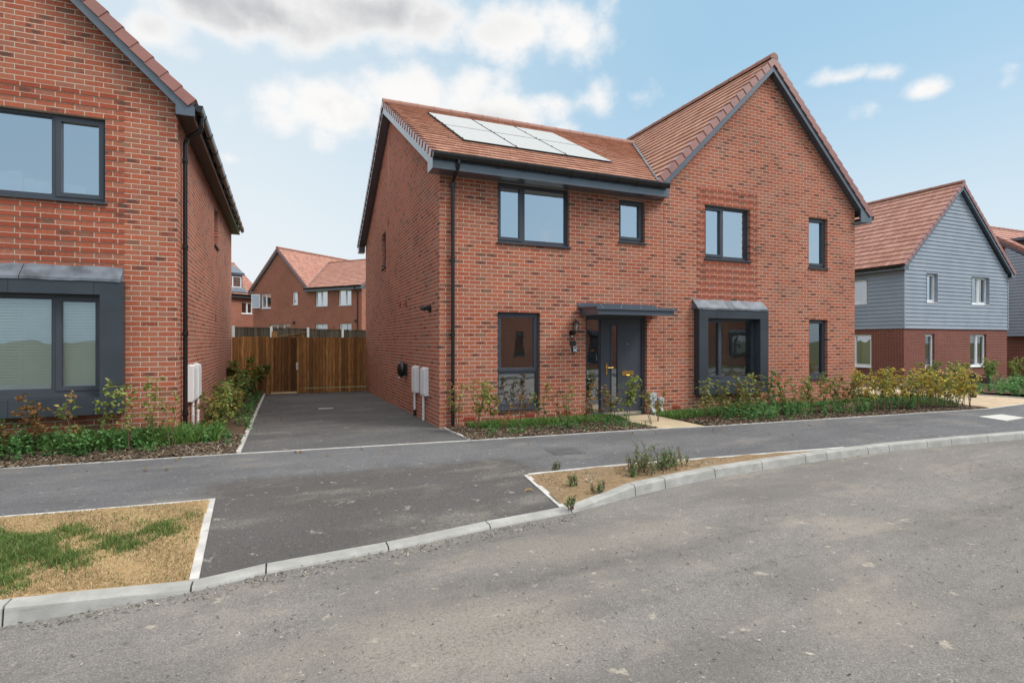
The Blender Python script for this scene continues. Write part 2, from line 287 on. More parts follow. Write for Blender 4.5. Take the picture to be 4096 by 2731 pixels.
def asphalt(name, a, b, dust, dustamt, s=1., streaks=0., wear=None):
    t = NT(name); f = t.noise(150*s, 2, .7); g = t.noise(45*s, 4, .7); h = t.noise(9*s, 5, .68); big = t.noise(.55, 5, .6)
    ro = t.nd('ShaderNodeMapping'); ro.inputs['Rotation'].default_value = (0, 0, R(-5)); t.L.new(t.obj(), ro.inputs[0]); V = ro.outputs[0]
    st = t.noise(1.5, 6, .66, vec=V, stretch=(.55, 1.25, 1)); lf = t.noise(.8, 5, .62, vec=V, stretch=(.38, 1.4, 1))
    vo = t.nd('ShaderNodeTexVoronoi'); vo.inputs['Scale'].default_value = 150*s; t.L.new(t.obj(), vo.inputs['Vector'])
    sc = t.nd('ShaderNodeSeparateColor'); t.L.new(vo.outputs['Color'], sc.inputs[0])
    c = t.mix(t.sm(f, .30, .70), a, b)
    c = t.mix(t.sm(sc.outputs[0], .80, .86, 0, .38), c, tuple(min(1, x*1.6) for x in b)); c = t.mix(t.sm(sc.outputs[1], .78, .84, 0, .45), c, tuple(x*.5 for x in a))
    c = t.mix(t.sm(g, .50, .72, 0, .42), c, tuple(x*.5 for x in a))
    c = t.mix(t.sm(h, .50, .75, 0, .34), c, tuple(x*.62 for x in a))
    c = t.mix(t.sm(lf, .42, .66, 0, .38), c, tuple(x*.68 for x in a))
    c = t.mix(t.sm(big, .42, .68, 0, .34), c, tuple(x*.70 for x in a))
    if wear:      # the reinstated strip of darker, browner asphalt over the dropped kerb
        sp = t.nd('ShaderNodeSeparateXYZ'); t.L.new(t.obj(), sp.inputs[0]); j = t.ma('MULTIPLY_ADD', t.noise(1.3, 4, .6), 1.1, -.55)
        k = t.ma('MULTIPLY', t.sm(t.ma('ADD', sp.outputs[1], j), -2.95, -2.60, 1, 0), t.ma('MULTIPLY', t.sm(sp.outputs[0], -3.6, -3.2), t.sm(t.ma('ADD', sp.outputs[0], j), .15, .6, 1, 0)))
        c = t.mix(t.ma('MULTIPLY', k, .62), c, t.mix(t.sm(g, .35, .65), (.052, .046, .042), (.10, .088, .078)))
    gr = t.sm(g, .28, .58)
    c = t.mix(t.ma('MULTIPLY', t.sm(st, .50, .74), t.ma('MULTIPLY', gr, dustamt)), c, dust)
    spot = t.noise(5.5, 4, .65); c = t.mix(t.ma('MULTIPLY', t.sm(spot, .635, .70), t.ma('MULTIPLY', gr, .85)), c, tuple(min(1, x*1.15) for x in dust))
    sp2 = t.noise(13, 3, .6); c = t.mix(t.ma('MULTIPLY', t.sm(sp2, .67, .72), t.ma('MULTIPLY', gr, .9)), c, tuple(min(1, x*1.3) for x in dust)); c = t.mix(t.sm(t.noise(10.7, 4, .65), .66, .73, 0, .5), c, tuple(x*.5 for x in a))
    fl = t.noise(38*s, 1, .5); c = t.mix(t.sm(fl, .74, .79, 0, .8), c, tuple(min(1, x*1.3) for x in dust))
    if streaks:
        sk = t.noise(2.6, 5, .72, vec=V, stretch=(.10, 1.8, 1)); c = t.mix(t.ma('MULTIPLY', t.sm(sk, .52, .72), t.ma('MULTIPLY', t.ma('MULTIPLY', t.sm(h, .35, .62), t.sm(g, .60, .40)), streaks)), c, tuple(x*.40 for x in a))
        # sandy dust trodden out of the verges across the road, and tyre sweeps
        sp = t.nd('ShaderNodeSeparateXYZ'); t.L.new(t.obj(), sp.inputs[0]); jj = t.noise(.9, 5, .65)
        for cx_, cy_, rx_, ry_, am in ((-1.6, -6.6, 1.5, .7, .5), (-.3, -5.6, 1.6, .45, .40), (.6, -7.4, .8, .4, .35)):
            ex = t.ma('DIVIDE', t.ma('SUBTRACT', sp.outputs[0], cx_), rx_); ey = t.ma('DIVIDE', t.ma('SUBTRACT', sp.outputs[1], cy_), ry_)
            dd = t.ma('ADD', t.ma('SQRT', t.ma('ADD', t.ma('MULTIPLY', ex, ex), t.ma('MULTIPLY', ey, ey))), t.ma('MULTIPLY_ADD', jj, 2.4, -1.2))
            c = t.mix(t.ma('MULTIPLY', t.sm(dd, .2, 1.0, am, 0), t.sm(g, .30, .62)), c, dust)
    t.bump(t.ma('ADD', f, t.ma('MULTIPLY', g, 1.2)), .8, .007)
    return t.done(c, .9, spec=.25)
M_PAVE = asphalt('pavement_asphalt', (.098, .101, .108), (.20, .203, .212), (.27, .25, .22), .60, wear=True)
M_ROAD = asphalt('road_asphalt', (.165, .155, .145), (.275, .26, .245), (.37, .33, .275), .55, streaks=.7)
M_DRIVE = asphalt('drive_asphalt', (.070, .070, .073), (.165, .164, .166), (.26, .23, .195), .55)
M_SLAB = simple('buff_slab', (.46, .37, .245), .85, var=.12, scale=3, bump=.2)
M_WSLAB = simple('white_slab', (.52, .515, .49), .8, var=.06)
M_BLOCK = brick_mat('block_paving', [(.44, .33, .215), (.50, .385, .26), (.54, .43, .30), (.40, .31, .21)], (.30, .23, .16), 0, bw=.2, bh=.1, mj=.004, white=0)
M_IRON = simple('cast_iron', (.135, .138, .142), .6, .3)
M_STEEL = simple('galv_grate', (.55, .54, .50), .5, .2)
def soil_mat(name, a, b, c3, sc=16):
    t = NT(name); n = t.noise(sc, 6, .7); g = t.noise(2.2, 4, .6); f = t.noise(120, 3, .7)
    c = t.mix(t.sm(n, .3, .7), a, b); c = t.mix(t.sm(g, .45, .7, 0, .6), c, c3); c = t.mix(t.sm(f, .55, .75, 0, .5), c, tuple(x*.45 for x in a))
    t.bump(t.ma('ADD', n, t.ma('MULTIPLY', f, .4)), .9, .03); return t.done(c, .95, spec=.15)
M_SOIL = soil_mat('sandy_soil', (.22, .150, .085), (.33, .235, .14), (.29, .225, .155))
M_MULCH = soil_mat('bark_mulch', (.085, .055, .038), (.16, .105, .07), (.11, .075, .05), 30)
M_TURF = soil_mat('turf_soil', (.055, .075, .022), (.085, .12, .035), (.07, .085, .03), 20)
M_DRY = soil_mat('dry_turf_soil', (.42, .285, .145), (.56, .40, .21), (.46, .32, .165), 25)
M_GROUND = soil_mat('far_ground', (.09, .10, .04), (.13, .14, .06), (.10, .09, .05), 2)
def leaf_mat(name, trans=.42, rough=.45):
    t = NT(name); at = t.nd('ShaderNodeVertexColor'); at.layer_name = 'Col'
    n = t.noise(30, 2); c = t.mix(t.sm(n, .3, .7, 0, .3), at.outputs[0], (.02, .03, .008)); t.done(c, rough, spec=.35)
    tl = t.nd('ShaderNodeBsdfTranslucent'); t.L.new(c, tl.inputs[0]); mx = t.nd('ShaderNodeMixShader'); mx.inputs[0].default_value = trans
    t.L.new(t.p.outputs[0], mx.inputs[1]); t.L.new(tl.outputs[0], mx.inputs[2]); t.L.new(mx.outputs[0], t.out.inputs[0]); return t.m
M_LEAF = leaf_mat('leaf'); M_BLADE = leaf_mat('grass_blade', .25, .6); M_CHIP = leaf_mat('wood_chip', 0., .9)
M_STEM = simple('stem_bark', (.14, .09, .055), .8, var=.3, scale=20)

# ------------------------------------------------------------------ mesh helpers
Z = Vector((0, 0, 1))
def tag(o, label=None, cat=None, group=None, kind=None):
    if label: o['label'] = label
    if cat: o['category'] = cat
    if group: o['group'] = group
    if kind: o['kind'] = kind
    return o
def empty(name, loc=(0, 0, 0), rz=0, label=None, cat=None, group=None):
    o = bpy.data.objects.new(name, None); COL.objects.link(o); o.location = loc; o.rotation_euler.z = rz; o.empty_display_size = .2
    return tag(o, label, cat, group)
class MB:
    def __init__(s): s.v = []; s.f = []; s.uv = []
    def poly(s, pts, uv=None):
        k = len(s.v); s.v += [tuple(p) for p in pts]; s.f.append(tuple(range(k, k+len(pts))))
        if uv is None:
            p0 = Vector(pts[0]); n = (Vector(pts[1])-p0).cross(Vector(pts[2])-p0)
            a = [abs(x) for x in n]
            if a[2] >= max(a[0], a[1]): uv = [(p[0], p[1]) for p in pts]
            elif a[1] >= a[0]: uv = [(p[0], p[2]) for p in pts]
            else: uv = [(p[1], p[2]) for p in pts]
        s.uv += list(uv)
    def hexa(s, q):   # q: 8 corners, bottom 4 counter-clockwise seen from above, then top 4
        for i in ((3, 2, 1, 0), (4, 5, 6, 7), (0, 1, 5, 4), (1, 2, 6, 5), (2, 3, 7, 6), (3, 0, 4, 7)): s.poly([q[j] for j in i])
    def box(s, x0, x1, y0, y1, z0, z1):
        s.hexa([(x0, y0, z0), (x1, y0, z0), (x1, y1, z0), (x0, y1, z0), (x0, y0, z1), (x1, y0, z1), (x1, y1, z1), (x0, y1, z1)])
    def bar(s, a, b, w, h, up=Z):   # straight bar of w (sideways) x h (along up), centred on the line a-b
        a = Vector(a); b = Vector(b); d = (b-a).normalized(); sd = d.cross(up).normalized()*w/2; u = sd.cross(d).normalized()*h/2
        s.hexa([a+sd-u, b+sd-u, b-sd-u, a-sd-u, a+sd+u, b+sd+u, b-sd+u, a-sd+u])
    def prism(s, prof, axis, a, b):  # closed 2D profile (in the two other axes, ordered) extruded along axis
        def P(t, q):
            return {'x': (t, q[0], q[1]), 'y': (q[0], t, q[1]), 'z': (q[0], q[1], t)}[axis]
        n = len(prof); A = [P(a, q) for q in prof]; B = [P(b, q) for q in prof]
        s.poly(A[::-1]); s.poly(B)
        for i in range(n): s.poly([A[i], A[(i+1) % n], B[(i+1) % n], B[i]])
    def tube(s, pts, r, n=8, cap=True):
        pts = [Vector(p) for p in pts]; rs = r if isinstance(r, (list, tuple)) else [r]*len(pts); rings = []
        for i, p in enumerate(pts):
            d = (pts[min(i+1, len(pts)-1)]-pts[max(i-1, 0)]).normalized(); ref = Vector((1, 0, 0)) if abs(d.x) < .8 else Vector((0, 1, 0))
            x = d.cross(ref).normalized(); y = d.cross(x); k = len(s.v)
            s.v += [tuple(p+rs[i]*(x*math.cos(2*math.pi*j/n)+y*math.sin(2*math.pi*j/n))) for j in range(n)]; rings.append(k)
        for a, b in zip(rings, rings[1:]):
            for j in range(n):
                s.f.append((a+j, b+j, b+(j+1) % n, a+(j+1) % n)); s.uv += [(j/n, 0), (j/n, 1), ((j+1)/n, 1), ((j+1)/n, 0)]
        if cap:
            for k, o in ((rings[0], 1), (rings[-1], -1)):
                s.f.append(tuple(range(k, k+n))[::-o] if o < 0 else tuple(range(k, k+n))); s.uv += [(0, 0)]*n
    def lathe(s, c, prof, n=16):   # prof: (radius, z)
        rings = []
        for r, z in prof:
            k = len(s.v); s.v += [(c[0]+r*math.cos(2*math.pi*j/n), c[1]+r*math.sin(2*math.pi*j/n), c[2]+z) for j in range(n)]; rings.append(k)
        for a, b in zip(rings, rings[1:]):
            for j in range(n):
                s.f.append((a+j, a+(j+1) % n, b+(j+1) % n, b+j)); s.uv += [(0, 0)]*4
    def build(s, name, mat, parent=None, smooth=False, bevel=0):
        me = bpy.data.meshes.new(name); me.from_pydata(s.v, [], s.f)
        ul = me.uv_layers.new(name='UVMap'); ul.data.foreach_set('uv', np.array(s.uv, dtype=np.float32).ravel())
        me.materials.append(mat)
        if smooth: me.polygons.foreach_set('use_smooth', [True]*len(me.polygons))
        me.update(); o = bpy.data.objects.new(name, me); COL.objects.link(o)
        if parent: o.parent = parent
        if bevel:
            b = o.modifiers.new('Bevel', 'BEVEL'); b.width = bevel; b.segments = 2; b.limit_method = 'ANGLE'
        return o
def npmesh(name, V, F, C, mat, parent=None):    # numpy mesh: V (n,3), F (m,k), C (n,3) point colours
    me = bpy.data.meshes.new(name); n, m, k = len(V), len(F), F.shape[1]
    me.vertices.add(n); me.vertices.foreach_set('co', V.astype(np.float32).ravel())
    me.loops.add(m*k); me.loops.foreach_set('vertex_index', F.astype(np.int32).ravel())
    me.polygons.add(m); me.polygons.foreach_set('loop_start', np.arange(0, m*k, k, dtype=np.int32))
    try: me.polygons.foreach_set('loop_total', np.full(m, k, dtype=np.int32))
    except Exception: pass
    ca = me.color_attributes.new('Col', 'FLOAT_COLOR', 'POINT'); ca.data.foreach_set('color', np.c_[C, np.ones(n)].astype(np.float32).ravel())
    me.materials.append(mat); me.update(calc_edges=True); me.validate()
    o = bpy.data.objects.new(name, me); COL.objects.link(o)
    if parent: o.parent = parent
    return o
class FR:   # a wall plane: u along the wall, v up, d outwards
    def __init__(s, O, U): s.O = Vector(O); s.U = Vector(U).normalized(); s.N = s.U.cross(Z)
    def p(s, u, v, d=0): return s.O+s.U*u+Z*v+s.N*d
    def box(s, mb, u0, u1, v0, v1, d0, d1):
        mb.hexa([s.p(u0, v0, d1), s.p(u1, v0, d1), s.p(u1, v0, d0), s.p(u0, v0, d0), s.p(u0, v1, d1), s.p(u1, v1, d1), s.p(u1, v1, d0), s.p(u0, v1, d0)])
    def ring(s, mb, u0, u1, v0, v1, w, d0, d1):
        s.box(mb, u0, u0+w, v0, v1, d0, d1); s.box(mb, u1-w, u1, v0, v1, d0, d1)
        s.box(mb, u0+w, u1-w, v0, v0+w, d0, d1); s.box(mb, u0+w, u1-w, v1-w, v1, d0, d1)
def clip(poly, outline):
    out = poly
    for i in range(len(outline)):
        a = outline[i]; b = outline[(i+1) % len(outline)]; inp = out; out = []
        if not inp: return []
        def side(p): return (b[0]-a[0])*(p[1]-a[1])-(b[1]-a[1])*(p[0]-a[0])
        for j in range(len(inp)):
            p, q = inp[j], inp[(j+1) % len(inp)]; sp_, sq = side(p), side(q)
            if sp_ >= -1e-9: out.append(p)
            if (sp_ > 1e-9 and sq < -1e-9) or (sp_ < -1e-9 and sq > 1e-9):
                t = sp_/(sp_-sq); out.append((p[0]+t*(q[0]-p[0]), p[1]+t*(q[1]-p[1])))
    return out
def wall(mb, F, outline, holes=(), rev=.15, d=0, uo=0):   # convex outline (counter-clockwise) with rectangular holes and their reveals
    us = sorted({min(q[0] for q in outline), max(q[0] for q in outline), *[h[0] for h in holes], *[h[1] for h in holes]})
    vs = sorted({min(q[1] for q in outline), max(q[1] for q in outline), *[h[2] for h in holes], *[h[3] for h in holes]})
    for a, b in zip(us, us[1:]):
        for c, e in zip(vs, vs[1:]):
            mu, mv = (a+b)/2, (c+e)/2
            if any(h[0] < mu < h[1] and h[2] < mv < h[3] for h in holes): continue
            q = clip([(a, c), (b, c), (b, e), (a, e)], outline)
            if len(q) > 2: mb.poly([F.p(u, v, d) for u, v in q], [(u+uo, v) for u, v in q])
    for u0, u1, v0, v1 in [h[:4] for h in holes]:
        mb.poly([F.p(u0, v0, d), F.p(u0, v1, d), F.p(u0, v1, d-rev), F.p(u0, v0, d-rev)], [(u0+uo, v0), (u0+uo, v1), (u0+uo+rev, v1), (u0+uo+rev, v0)])
        mb.poly([F.p(u1, v1, d), F.p(u1, v0, d), F.p(u1, v0, d-rev), F.p(u1, v1, d-rev)], [(u1+uo, v1), (u1+uo, v0), (u1+uo+rev, v0), (u1+uo+rev, v1)])
        mb.poly([F.p(u0, v1, d), F.p(u1, v1, d), F.p(u1, v1, d-rev), F.p(u0, v1, d-rev)], [(0, .01), (0, .02), (.01, .02), (.01, .01)])
        mb.poly([F.p(u1, v0, d), F.p(u0, v0, d), F.p(u0, v0, d-rev), F.p(u1, v0, d-rev)], [(0, .01), (0, .02), (.01, .02), (.01, .01)])

def window(root, F, u0, u1, v0, v1, mull=(), trans=(), sash=(), mat=None, pane=None, rec=.085, sill=True, sillmat=None, room=None, fw=.05):
    """frame = the part; pane and sill are its children. sash: cells (column,row) that open and carry an inner frame."""
    mat = mat or M_FRAME; pane = pane or M_GLASS; mb = MB(); sh = .05 if sill else 0
    a, b = -rec-.065, -rec; vb = v0+sh
    F.ring(mb, u0, u1, vb, v1, fw, a, b)
    us = [u0]+list(mull)+[u1]; vs = [vb]+list(trans)+[v1]
    for x in mull: F.box(mb, x-fw*.55, x+fw*.55, vb+fw, v1-fw, a, b-.001)
    for y in trans:
        for i in range(len(us)-1):
            F.box(mb, us[i]+(fw if i == 0 else fw*.55), us[i+1]-(fw if i == len(us)-2 else fw*.55), y-fw*.55, y+fw*.55, a, b-.002)
    pn = MB()
    for i in range(len(us)-1):
        for j in range(len(vs)-1):
            l = us[i]+(fw if i == 0 else fw*.55); r = us[i+1]-(fw if i == len(us)-2 else fw*.55)
            d0 = vs[j]+(fw if j == 0 else fw*.55); t = vs[j+1]-(fw if j == len(vs)-2 else fw*.55)
            if (i, j) in sash: F.ring(mb, l-.015, r+.015, d0-.015, t+.015, .06, a+.01, b+.014)
            else: F.ring(mb, l, r, d0, t, .018, a+.01, b-.02)
            pn.poly([F.p(l, d0, b-.035), F.p(r, d0, b-.035), F.p(r, t, b-.035), F.p(l, t, b-.035)])
    w = mb.build('window', mat, root, bevel=0)
    pn.build('pane', pane, w)
    if sill:
        s = MB(); F.box(s, u0-.02, u1+.03, v0, v0+.022, -rec-.03, .045); F.box(s, u0+.001, u1-.001, v0+.022, v0+sh, -rec-.06, -rec+.012); s.build('sill', sillmat or mat, w)
    if room is not None: room.append((F, u0, u1, v0, v1, rec))
    return w
def rooms(root, lst, depth=2.6, mat=None):
    for F, u0, u1, v0, v1, rec in lst:
        mb = MB(); a, b, c, e = u0-.22, u1+.22, v0-.25, v1+.12; f, k = -rec-.10, -depth
        P = F.p
        mb.poly([P(a, c, k), P(b, c, k), P(b, e, k), P(a, e, k)]); mb.poly([P(a, c, f), P(a, c, k), P(a, e, k), P(a, e, f)])
        mb.poly([P(b, c, k), P(b, c, f), P(b, e, f), P(b, e, k)]); mb.poly([P(a, e, k), P(b, e, k), P(b, e, f), P(a, e, f)]); mb.poly([P(a, c, f), P(b, c, f), P(b, c, k), P(a, c, k)])
        mb.build('interior', mat or M_PLASTER, root)
def tiles(mb, e0, e1, r1, r0, rows, tw=.33, lift=.034, seed=0, row0=0):
    """roof slope from eave e0-e1 (left to right seen from outside) up to r0-r1, laid in lapped courses of single tiles"""
    e0, e1, r1, r0 = map(Vector, (e0, e1, r1, r0)); n = (e1-e0 if (e1-e0).length > .2 else r1-r0).cross((r0-e0)+(r1-e1)).normalized(); rd = random.Random(seed)
    U = (r1-r0 if (r1-r0).length > (e1-e0).length else e1-e0).normalized(); org = e0.dot(U)
    for i in range(rows):
        t0, t1 = i/rows, (i+1)/rows
        a, b, c, d = e0.lerp(r0, t0), e1.lerp(r1, t0), e1.lerp(r1, t1), e0.lerp(r0, t1)
        L = max((b-a).length, (c-d).length)
        if L < .02: continue
        off = (tw/2 if (i+row0) % 2 else 0); k = max(1, int(L/tw+.5)); stops = [0.]
        s0 = (a.dot(U)-org-off)/tw; q = math.floor(s0)+1
        lo = (a.dot(U)-org); hi = (b.dot(U)-org); lo2 = d.dot(U)-org; hi2 = c.dot(U)-org
        x0, x1 = min(lo, lo2), max(hi, hi2); cuts = [x0]; q = math.floor((x0-off)/tw)+1
        while q*tw+off < x1-1e-4: cuts.append(q*tw+off); q += 1
        cuts.append(x1)
        for s, e in zip(cuts, cuts[1:]):
            al, bl = max(s, lo), min(e, hi); dl, cl = max(s, lo2), min(e, hi2)
            if bl <= al and cl <= dl: continue
            al, bl = (min(al, hi), max(bl, lo)); dl, cl = (min(dl, hi2), max(cl, lo2))
            if bl < al: bl = al = (al+bl)/2
            if cl < dl: cl = dl = (cl+dl)/2
            lf = lift+rd.uniform(-.003, .003)
            A = a+U*(al-lo)+n*lf; B = a+U*(bl-lo)+n*lf; Cc = d+U*(cl-lo2)+n*.004; Dd = d+U*(dl-lo2)+n*.004
            ro = i+row0
            uvf = lambda x: (x-off)/tw*2+ro*.5
            mb.poly([A, B, Cc, Dd], [(uvf(al), ro+.05), (uvf(bl), ro+.05), (uvf(cl), ro+.95), (uvf(dl), ro+.95)])
            if bl > al: mb.poly([A-n*lf*1.0, B-n*lf*1.0, B, A], [(uvf(al), ro+.02), (uvf(bl), ro+.02), (uvf(bl), ro+.04), (uvf(al), ro+.04)])
def ridge_tiles(mb, a, b, r=.125, n=None, step=.45):
    a = Vector(a); b = Vector(b); L = (b-a).length; k = n or max(1, round(L/step)); d = (b-a)/k; dn = d.normalized(); sd = dn.cross(Z).normalized(); up = sd.cross(dn)
    for i in range(k):
        p = a+d*i+dn*.006; q = a+d*(i+1)-dn*.006; pr = [(math.cos(R(x)), math.sin(R(x))) for x in range(-10, 191, 25)]
        A = [p+sd*r*c+up*r*s for c, s in pr]; B = [q+sd*r*c+up*r*s for c, s in pr]; m = len(pr)
        for j in range(m-1): mb.poly([A[j], B[j], B[j+1], A[j+1]])
        mb.poly(A); mb.poly(B[::-1])
    for i in range(1, k):
        p = a+d*i; rr = r*1.06; pr = [(math.cos(R(x)), math.sin(R(x))) for x in range(-10, 191, 25)]
        A = [p-dn*.015+sd*rr*c+up*rr*s for c, s in pr]; B = [p+dn*.015+sd*rr*c+up*rr*s for c, s in pr]
        for j in range(len(pr)-1): mb.poly([A[j], B[j], B[j+1], A[j+1]])
        mb.poly(A); mb.poly(B[::-1])
def verge_caps(mb, a, b, rows, out, w=.07, h=.12, lift=.03):
    """stepped cloaked verge units from eave a up to ridge b; out = outward direction"""
    a = Vector(a); b = Vector(b); out = Vector(out).normalized(); d = (b-a)/rows; dn = d.normalized(); up = out.cross(dn); up = up if up.z > 0 else -up
    for i in range(rows):
        p = a+d*i; q = a+d*(i+1)
        lo, hi = lift, .012
        A0 = p+up*lo; B0 = q+up*hi; ins = -out*.10
        A1 = p-up*(h-lo*.5); B1 = q-up*(h-hi*.5)
        o = out*(w if False else 0.0)
        pts = [A1+ins, A1+out*.03, B1+out*.018, B1+ins, A0+ins, A0+out*.03, B0+out*.018, B0+ins]
        if (pts[1]-pts[0]).cross(pts[3]-pts[0]).dot(up) < 0: pts = [pts[3], pts[2], pts[1], pts[0], pts[7], pts[6], pts[5], pts[4]]
        mb.hexa(pts)
def sheet(name, pts, mat, parent=None, kind=None):
    mb = MB(); mb.poly(pts); o = mb.build(name, mat, parent)
    if kind: o['kind'] = kind
    return o
def lerp_tab(tab, x):
    return float(np.interp(x, [t[0] for t in tab], [t[1] for t in tab]))
def barge(mb, pts, ytop, drop, y0, y1):   # board along a gable edge in a plane x/z (points eave->ridge), thickness y0..y1
    (x0, z0), (x1, z1) = pts
    mb.prism([(x0, z0-drop), (x1, z1-drop), (x1, z1), (x0, z0)] if x1 > x0 else [(x1, z1-drop), (x0, z0-drop), (x0, z0), (x1, z1)], 'y', y1, y0)
def gutter(mb, a, b, r=.058, unions=3, brackets=6):
    a = Vector(a); b = Vector(b); d = (b-a).normalized(); sd = d.cross(Z).normalized()
    def half(p, q, r):
        pr = [(math.cos(R(x)), math.sin(R(x))) for x in range(180, 361, 20)]; A = [p+sd*r*c+Z*r*1.7*s for c, s in pr]; B = [q+sd*r*c+Z*r*1.7*s for c, s in pr]
        for j in range(len(pr)-1): mb.poly([A[j+1], B[j+1], B[j], A[j]])
        mb.poly(A[::-1]); mb.poly(B); mb.poly([A[0], B[0], B[-1], A[-1]][::-1])
    half(a, b, r)
    for i in range(brackets+unions):
        t = (i+.5)/(brackets+unions); p = a.lerp(b, t); w = .05 if i % 3 == 1 else .014; half(p-d*w, p+d*w, r*1.12)

def low_roof(root, x0, x1v, xr, D, ez, rz, ov=.35, vo=.22, rows=23, tmat=None, seed=1, left_verge=True, right_verge=False):
    """plain double-pitch roof with its ridge along x from x0 to xr; the right edge runs from the eave (x1v) to the ridge end (xr)"""
    yr = D/2; mb = MB(); xa = x0-vo
    tiles(mb, (xa, -ov, ez), (x1v, -ov, ez), (xr, yr, rz), (xa, yr, rz), rows, seed=seed)
    tiles(mb, (x1v, D+ov, ez), (xa, D+ov, ez), (xa, yr, rz), (xr, yr, rz), rows, seed=seed+1)
    rf = mb.build('roof', tmat or M_TILE, root)
    rb = MB(); ridge_tiles(rb, (xa-.02, yr, rz-.015), (xr, yr, rz-.015), .11); rb.build('ridge_tiles', M_RIDGE, rf)
    for flag, x, o in ((left_verge, xa, -1), (right_verge, xr, 1)):
        if not flag: continue
        vb = MB(); verge_caps(vb, (x, -ov, ez), (x, yr, rz), rows, (o, 0, 0)); verge_caps(vb, (x, D+ov, ez), (x, yr, rz), rows, (o, 0, 0)); vb.build('verge_tiles', M_VERGE, rf)
        bb = MB(); sl = (rz-ez)/(yr+ov)
        for ya, yb in ((-ov, yr), (D+ov, yr)):
            t = .085; pr = [(ya, ez-t-.20), (yb, rz-t-.20), (yb, rz-t), (ya, ez-t)]
            if yb < ya: pr = [pr[1], pr[0], pr[3], pr[2]]
            bb.prism(pr, 'x', x+o*.002, x-o*(vo-.012))
        for ya, s_ in ((-ov, 1), (D+ov, -1)):      # boxed eaves end
            bb.prism(sorted_prof([(ya, ez-.285-.0), (ya+s_*ov, ez-.285), (ya+s_*ov, ez+sl*ov-.28), (ya, ez-.281)]), 'x', x+o*.003, x-o*(vo-.02))
        bb.build('bargeboard', M_DARK, root)
    return rf
def sorted_prof(p):
    a = sum(p[i][0]*p[(i+1) % len(p)][1]-p[(i+1) % len(p)][0]*p[i][1] for i in range(len(p)))
    return p if a > 0 else p[::-1]

def gable_roof(root, xa, xb, D, ez, rz, ov=.42, vo=.17, rows=18, tmat=None, seed=5, clip_left=None, back=True, tw=.33, bargemat=None, sof=None):
    """front-gabled roof over x in [xa, xb] with its ridge along y; clip_left = function z -> y of a valley on the left slope"""
    xc = (xa+xb)/2; y0 = -vo; y1 = D+vo; mb = MB(); tmat = tmat or M_TILE
    xl, xr = xa-ov, xb+ov
    if clip_left is None:
        tiles(mb, (xl, y1, ez), (xl, y0, ez), (xc, y0, rz), (xc, y1, rz), rows, tw, seed=seed)
    else:
        zt, yt = clip_left['z'], clip_left['y']; k = round(rows*(zt-ez)/(rz-ez)); zt2 = ez+(rz-ez)*k/rows
        xt = xl+(xc-xl)*k/rows; yt2 = clip_left['f'](zt2)
        tiles(mb, (xl, y0, ez), (xl, y0, ez), (xt, y0, zt2), (xt, yt2, zt2), k, tw, seed=seed)
        tiles(mb, (xt, y1, zt2), (xt, y0, zt2), (xc, y0, rz), (xc, y1, rz), rows-k, tw, seed=seed+3, row0=k)
        tiles(mb, (xl, y1, ez), (xl, y1, ez), (xt, 2*yt-yt2+.0, zt2), (xt, y1, zt2), k, tw, seed=seed+4)
    tiles(mb, (xr, y0, ez), (xr, y1, ez), (xc, y1, rz), (xc, y0, rz), rows, tw, seed=seed+1)
    rf = mb.build('roof', tmat, root)
    rb = MB(); ridge_tiles(rb, (xc, y0-.03, rz-.02), (xc, y1, rz-.02), .12); rb.build('ridge_tiles', M_RIDGE, rf)
    vb = MB(); bb = MB(); sb = MB(); sl = (rz-ez)/(xc-xl); t = .09; dr = .24
    for x in (xl, xr):
        verge_caps(vb, (x, y0, ez), (xc, y0, rz), rows, (0, -1, 0), h=.14)
        pr = sorted_prof([(x, ez-t-dr), (xc, rz-t-dr), (xc, rz-t), (x, ez-t)])
        s_ = 1 if x == xl else -1; zf = ez-.225; xk = x+s_*(t+dr-.225)/sl
        bb.prism(sorted_prof([(x, ez-t), (x, zf), (xk, zf), (xc, rz-t-dr), (xc, rz-t)]), 'y', y0+.03, y0+.005)
        sb.prism(sorted_prof([(x, ez-t-.02), (x, zf+.02), (xk, zf+.02), (xc, rz-t-dr+.03), (xc, rz-t-.02)]), 'y', .004, y0+.0305)
        xi = x+s_*(ov-.0); zb = ez-.165                 # boxed end: a plumb-cut foot below the board
        bb.prism(sorted_prof([(x+s_*.006, zf-.002), (xi, zf-.002), (xi, zf+.10+sl*ov*.6), (x+s_*.006, zf+.10)]), 'y', y0+.032, y0+.002)
        # eaves fascia and soffit running back along the side wall
        xo = x+s_*.012
        bb.box(min(xo, xo+s_*.02), max(xo, xo+s_*.02), y0+.034, y1-.03, zb-.055, ez-.07)
        sb.box(min(xo+s_*.021, xi+s_*.02), max(xo+s_*.021, xi+s_*.02), y0+.034, y1-.03, zb-.05, zb-.035)
    vb.build('verge_tiles', M_VERGE, rf); bb.build('bargeboard', bargemat or M_DARK, root); sb.build('soffit', sof or M_DARK, root)
    return rf
def drainpipe(root, pts, brackets, N, U, r=.034):
    mb = MB(); mb.tube(pts, r, 10)
    for p in brackets:
        p = Vector(p); mb.tube([p-Z*.035, p+Z*.035], r*1.25, 10); mb.bar(p-Vector(N)*.005, p+Vector(U)*.075, .03, .025)
    return mb.build('drainpipe', M_BLACK, root, smooth=False)
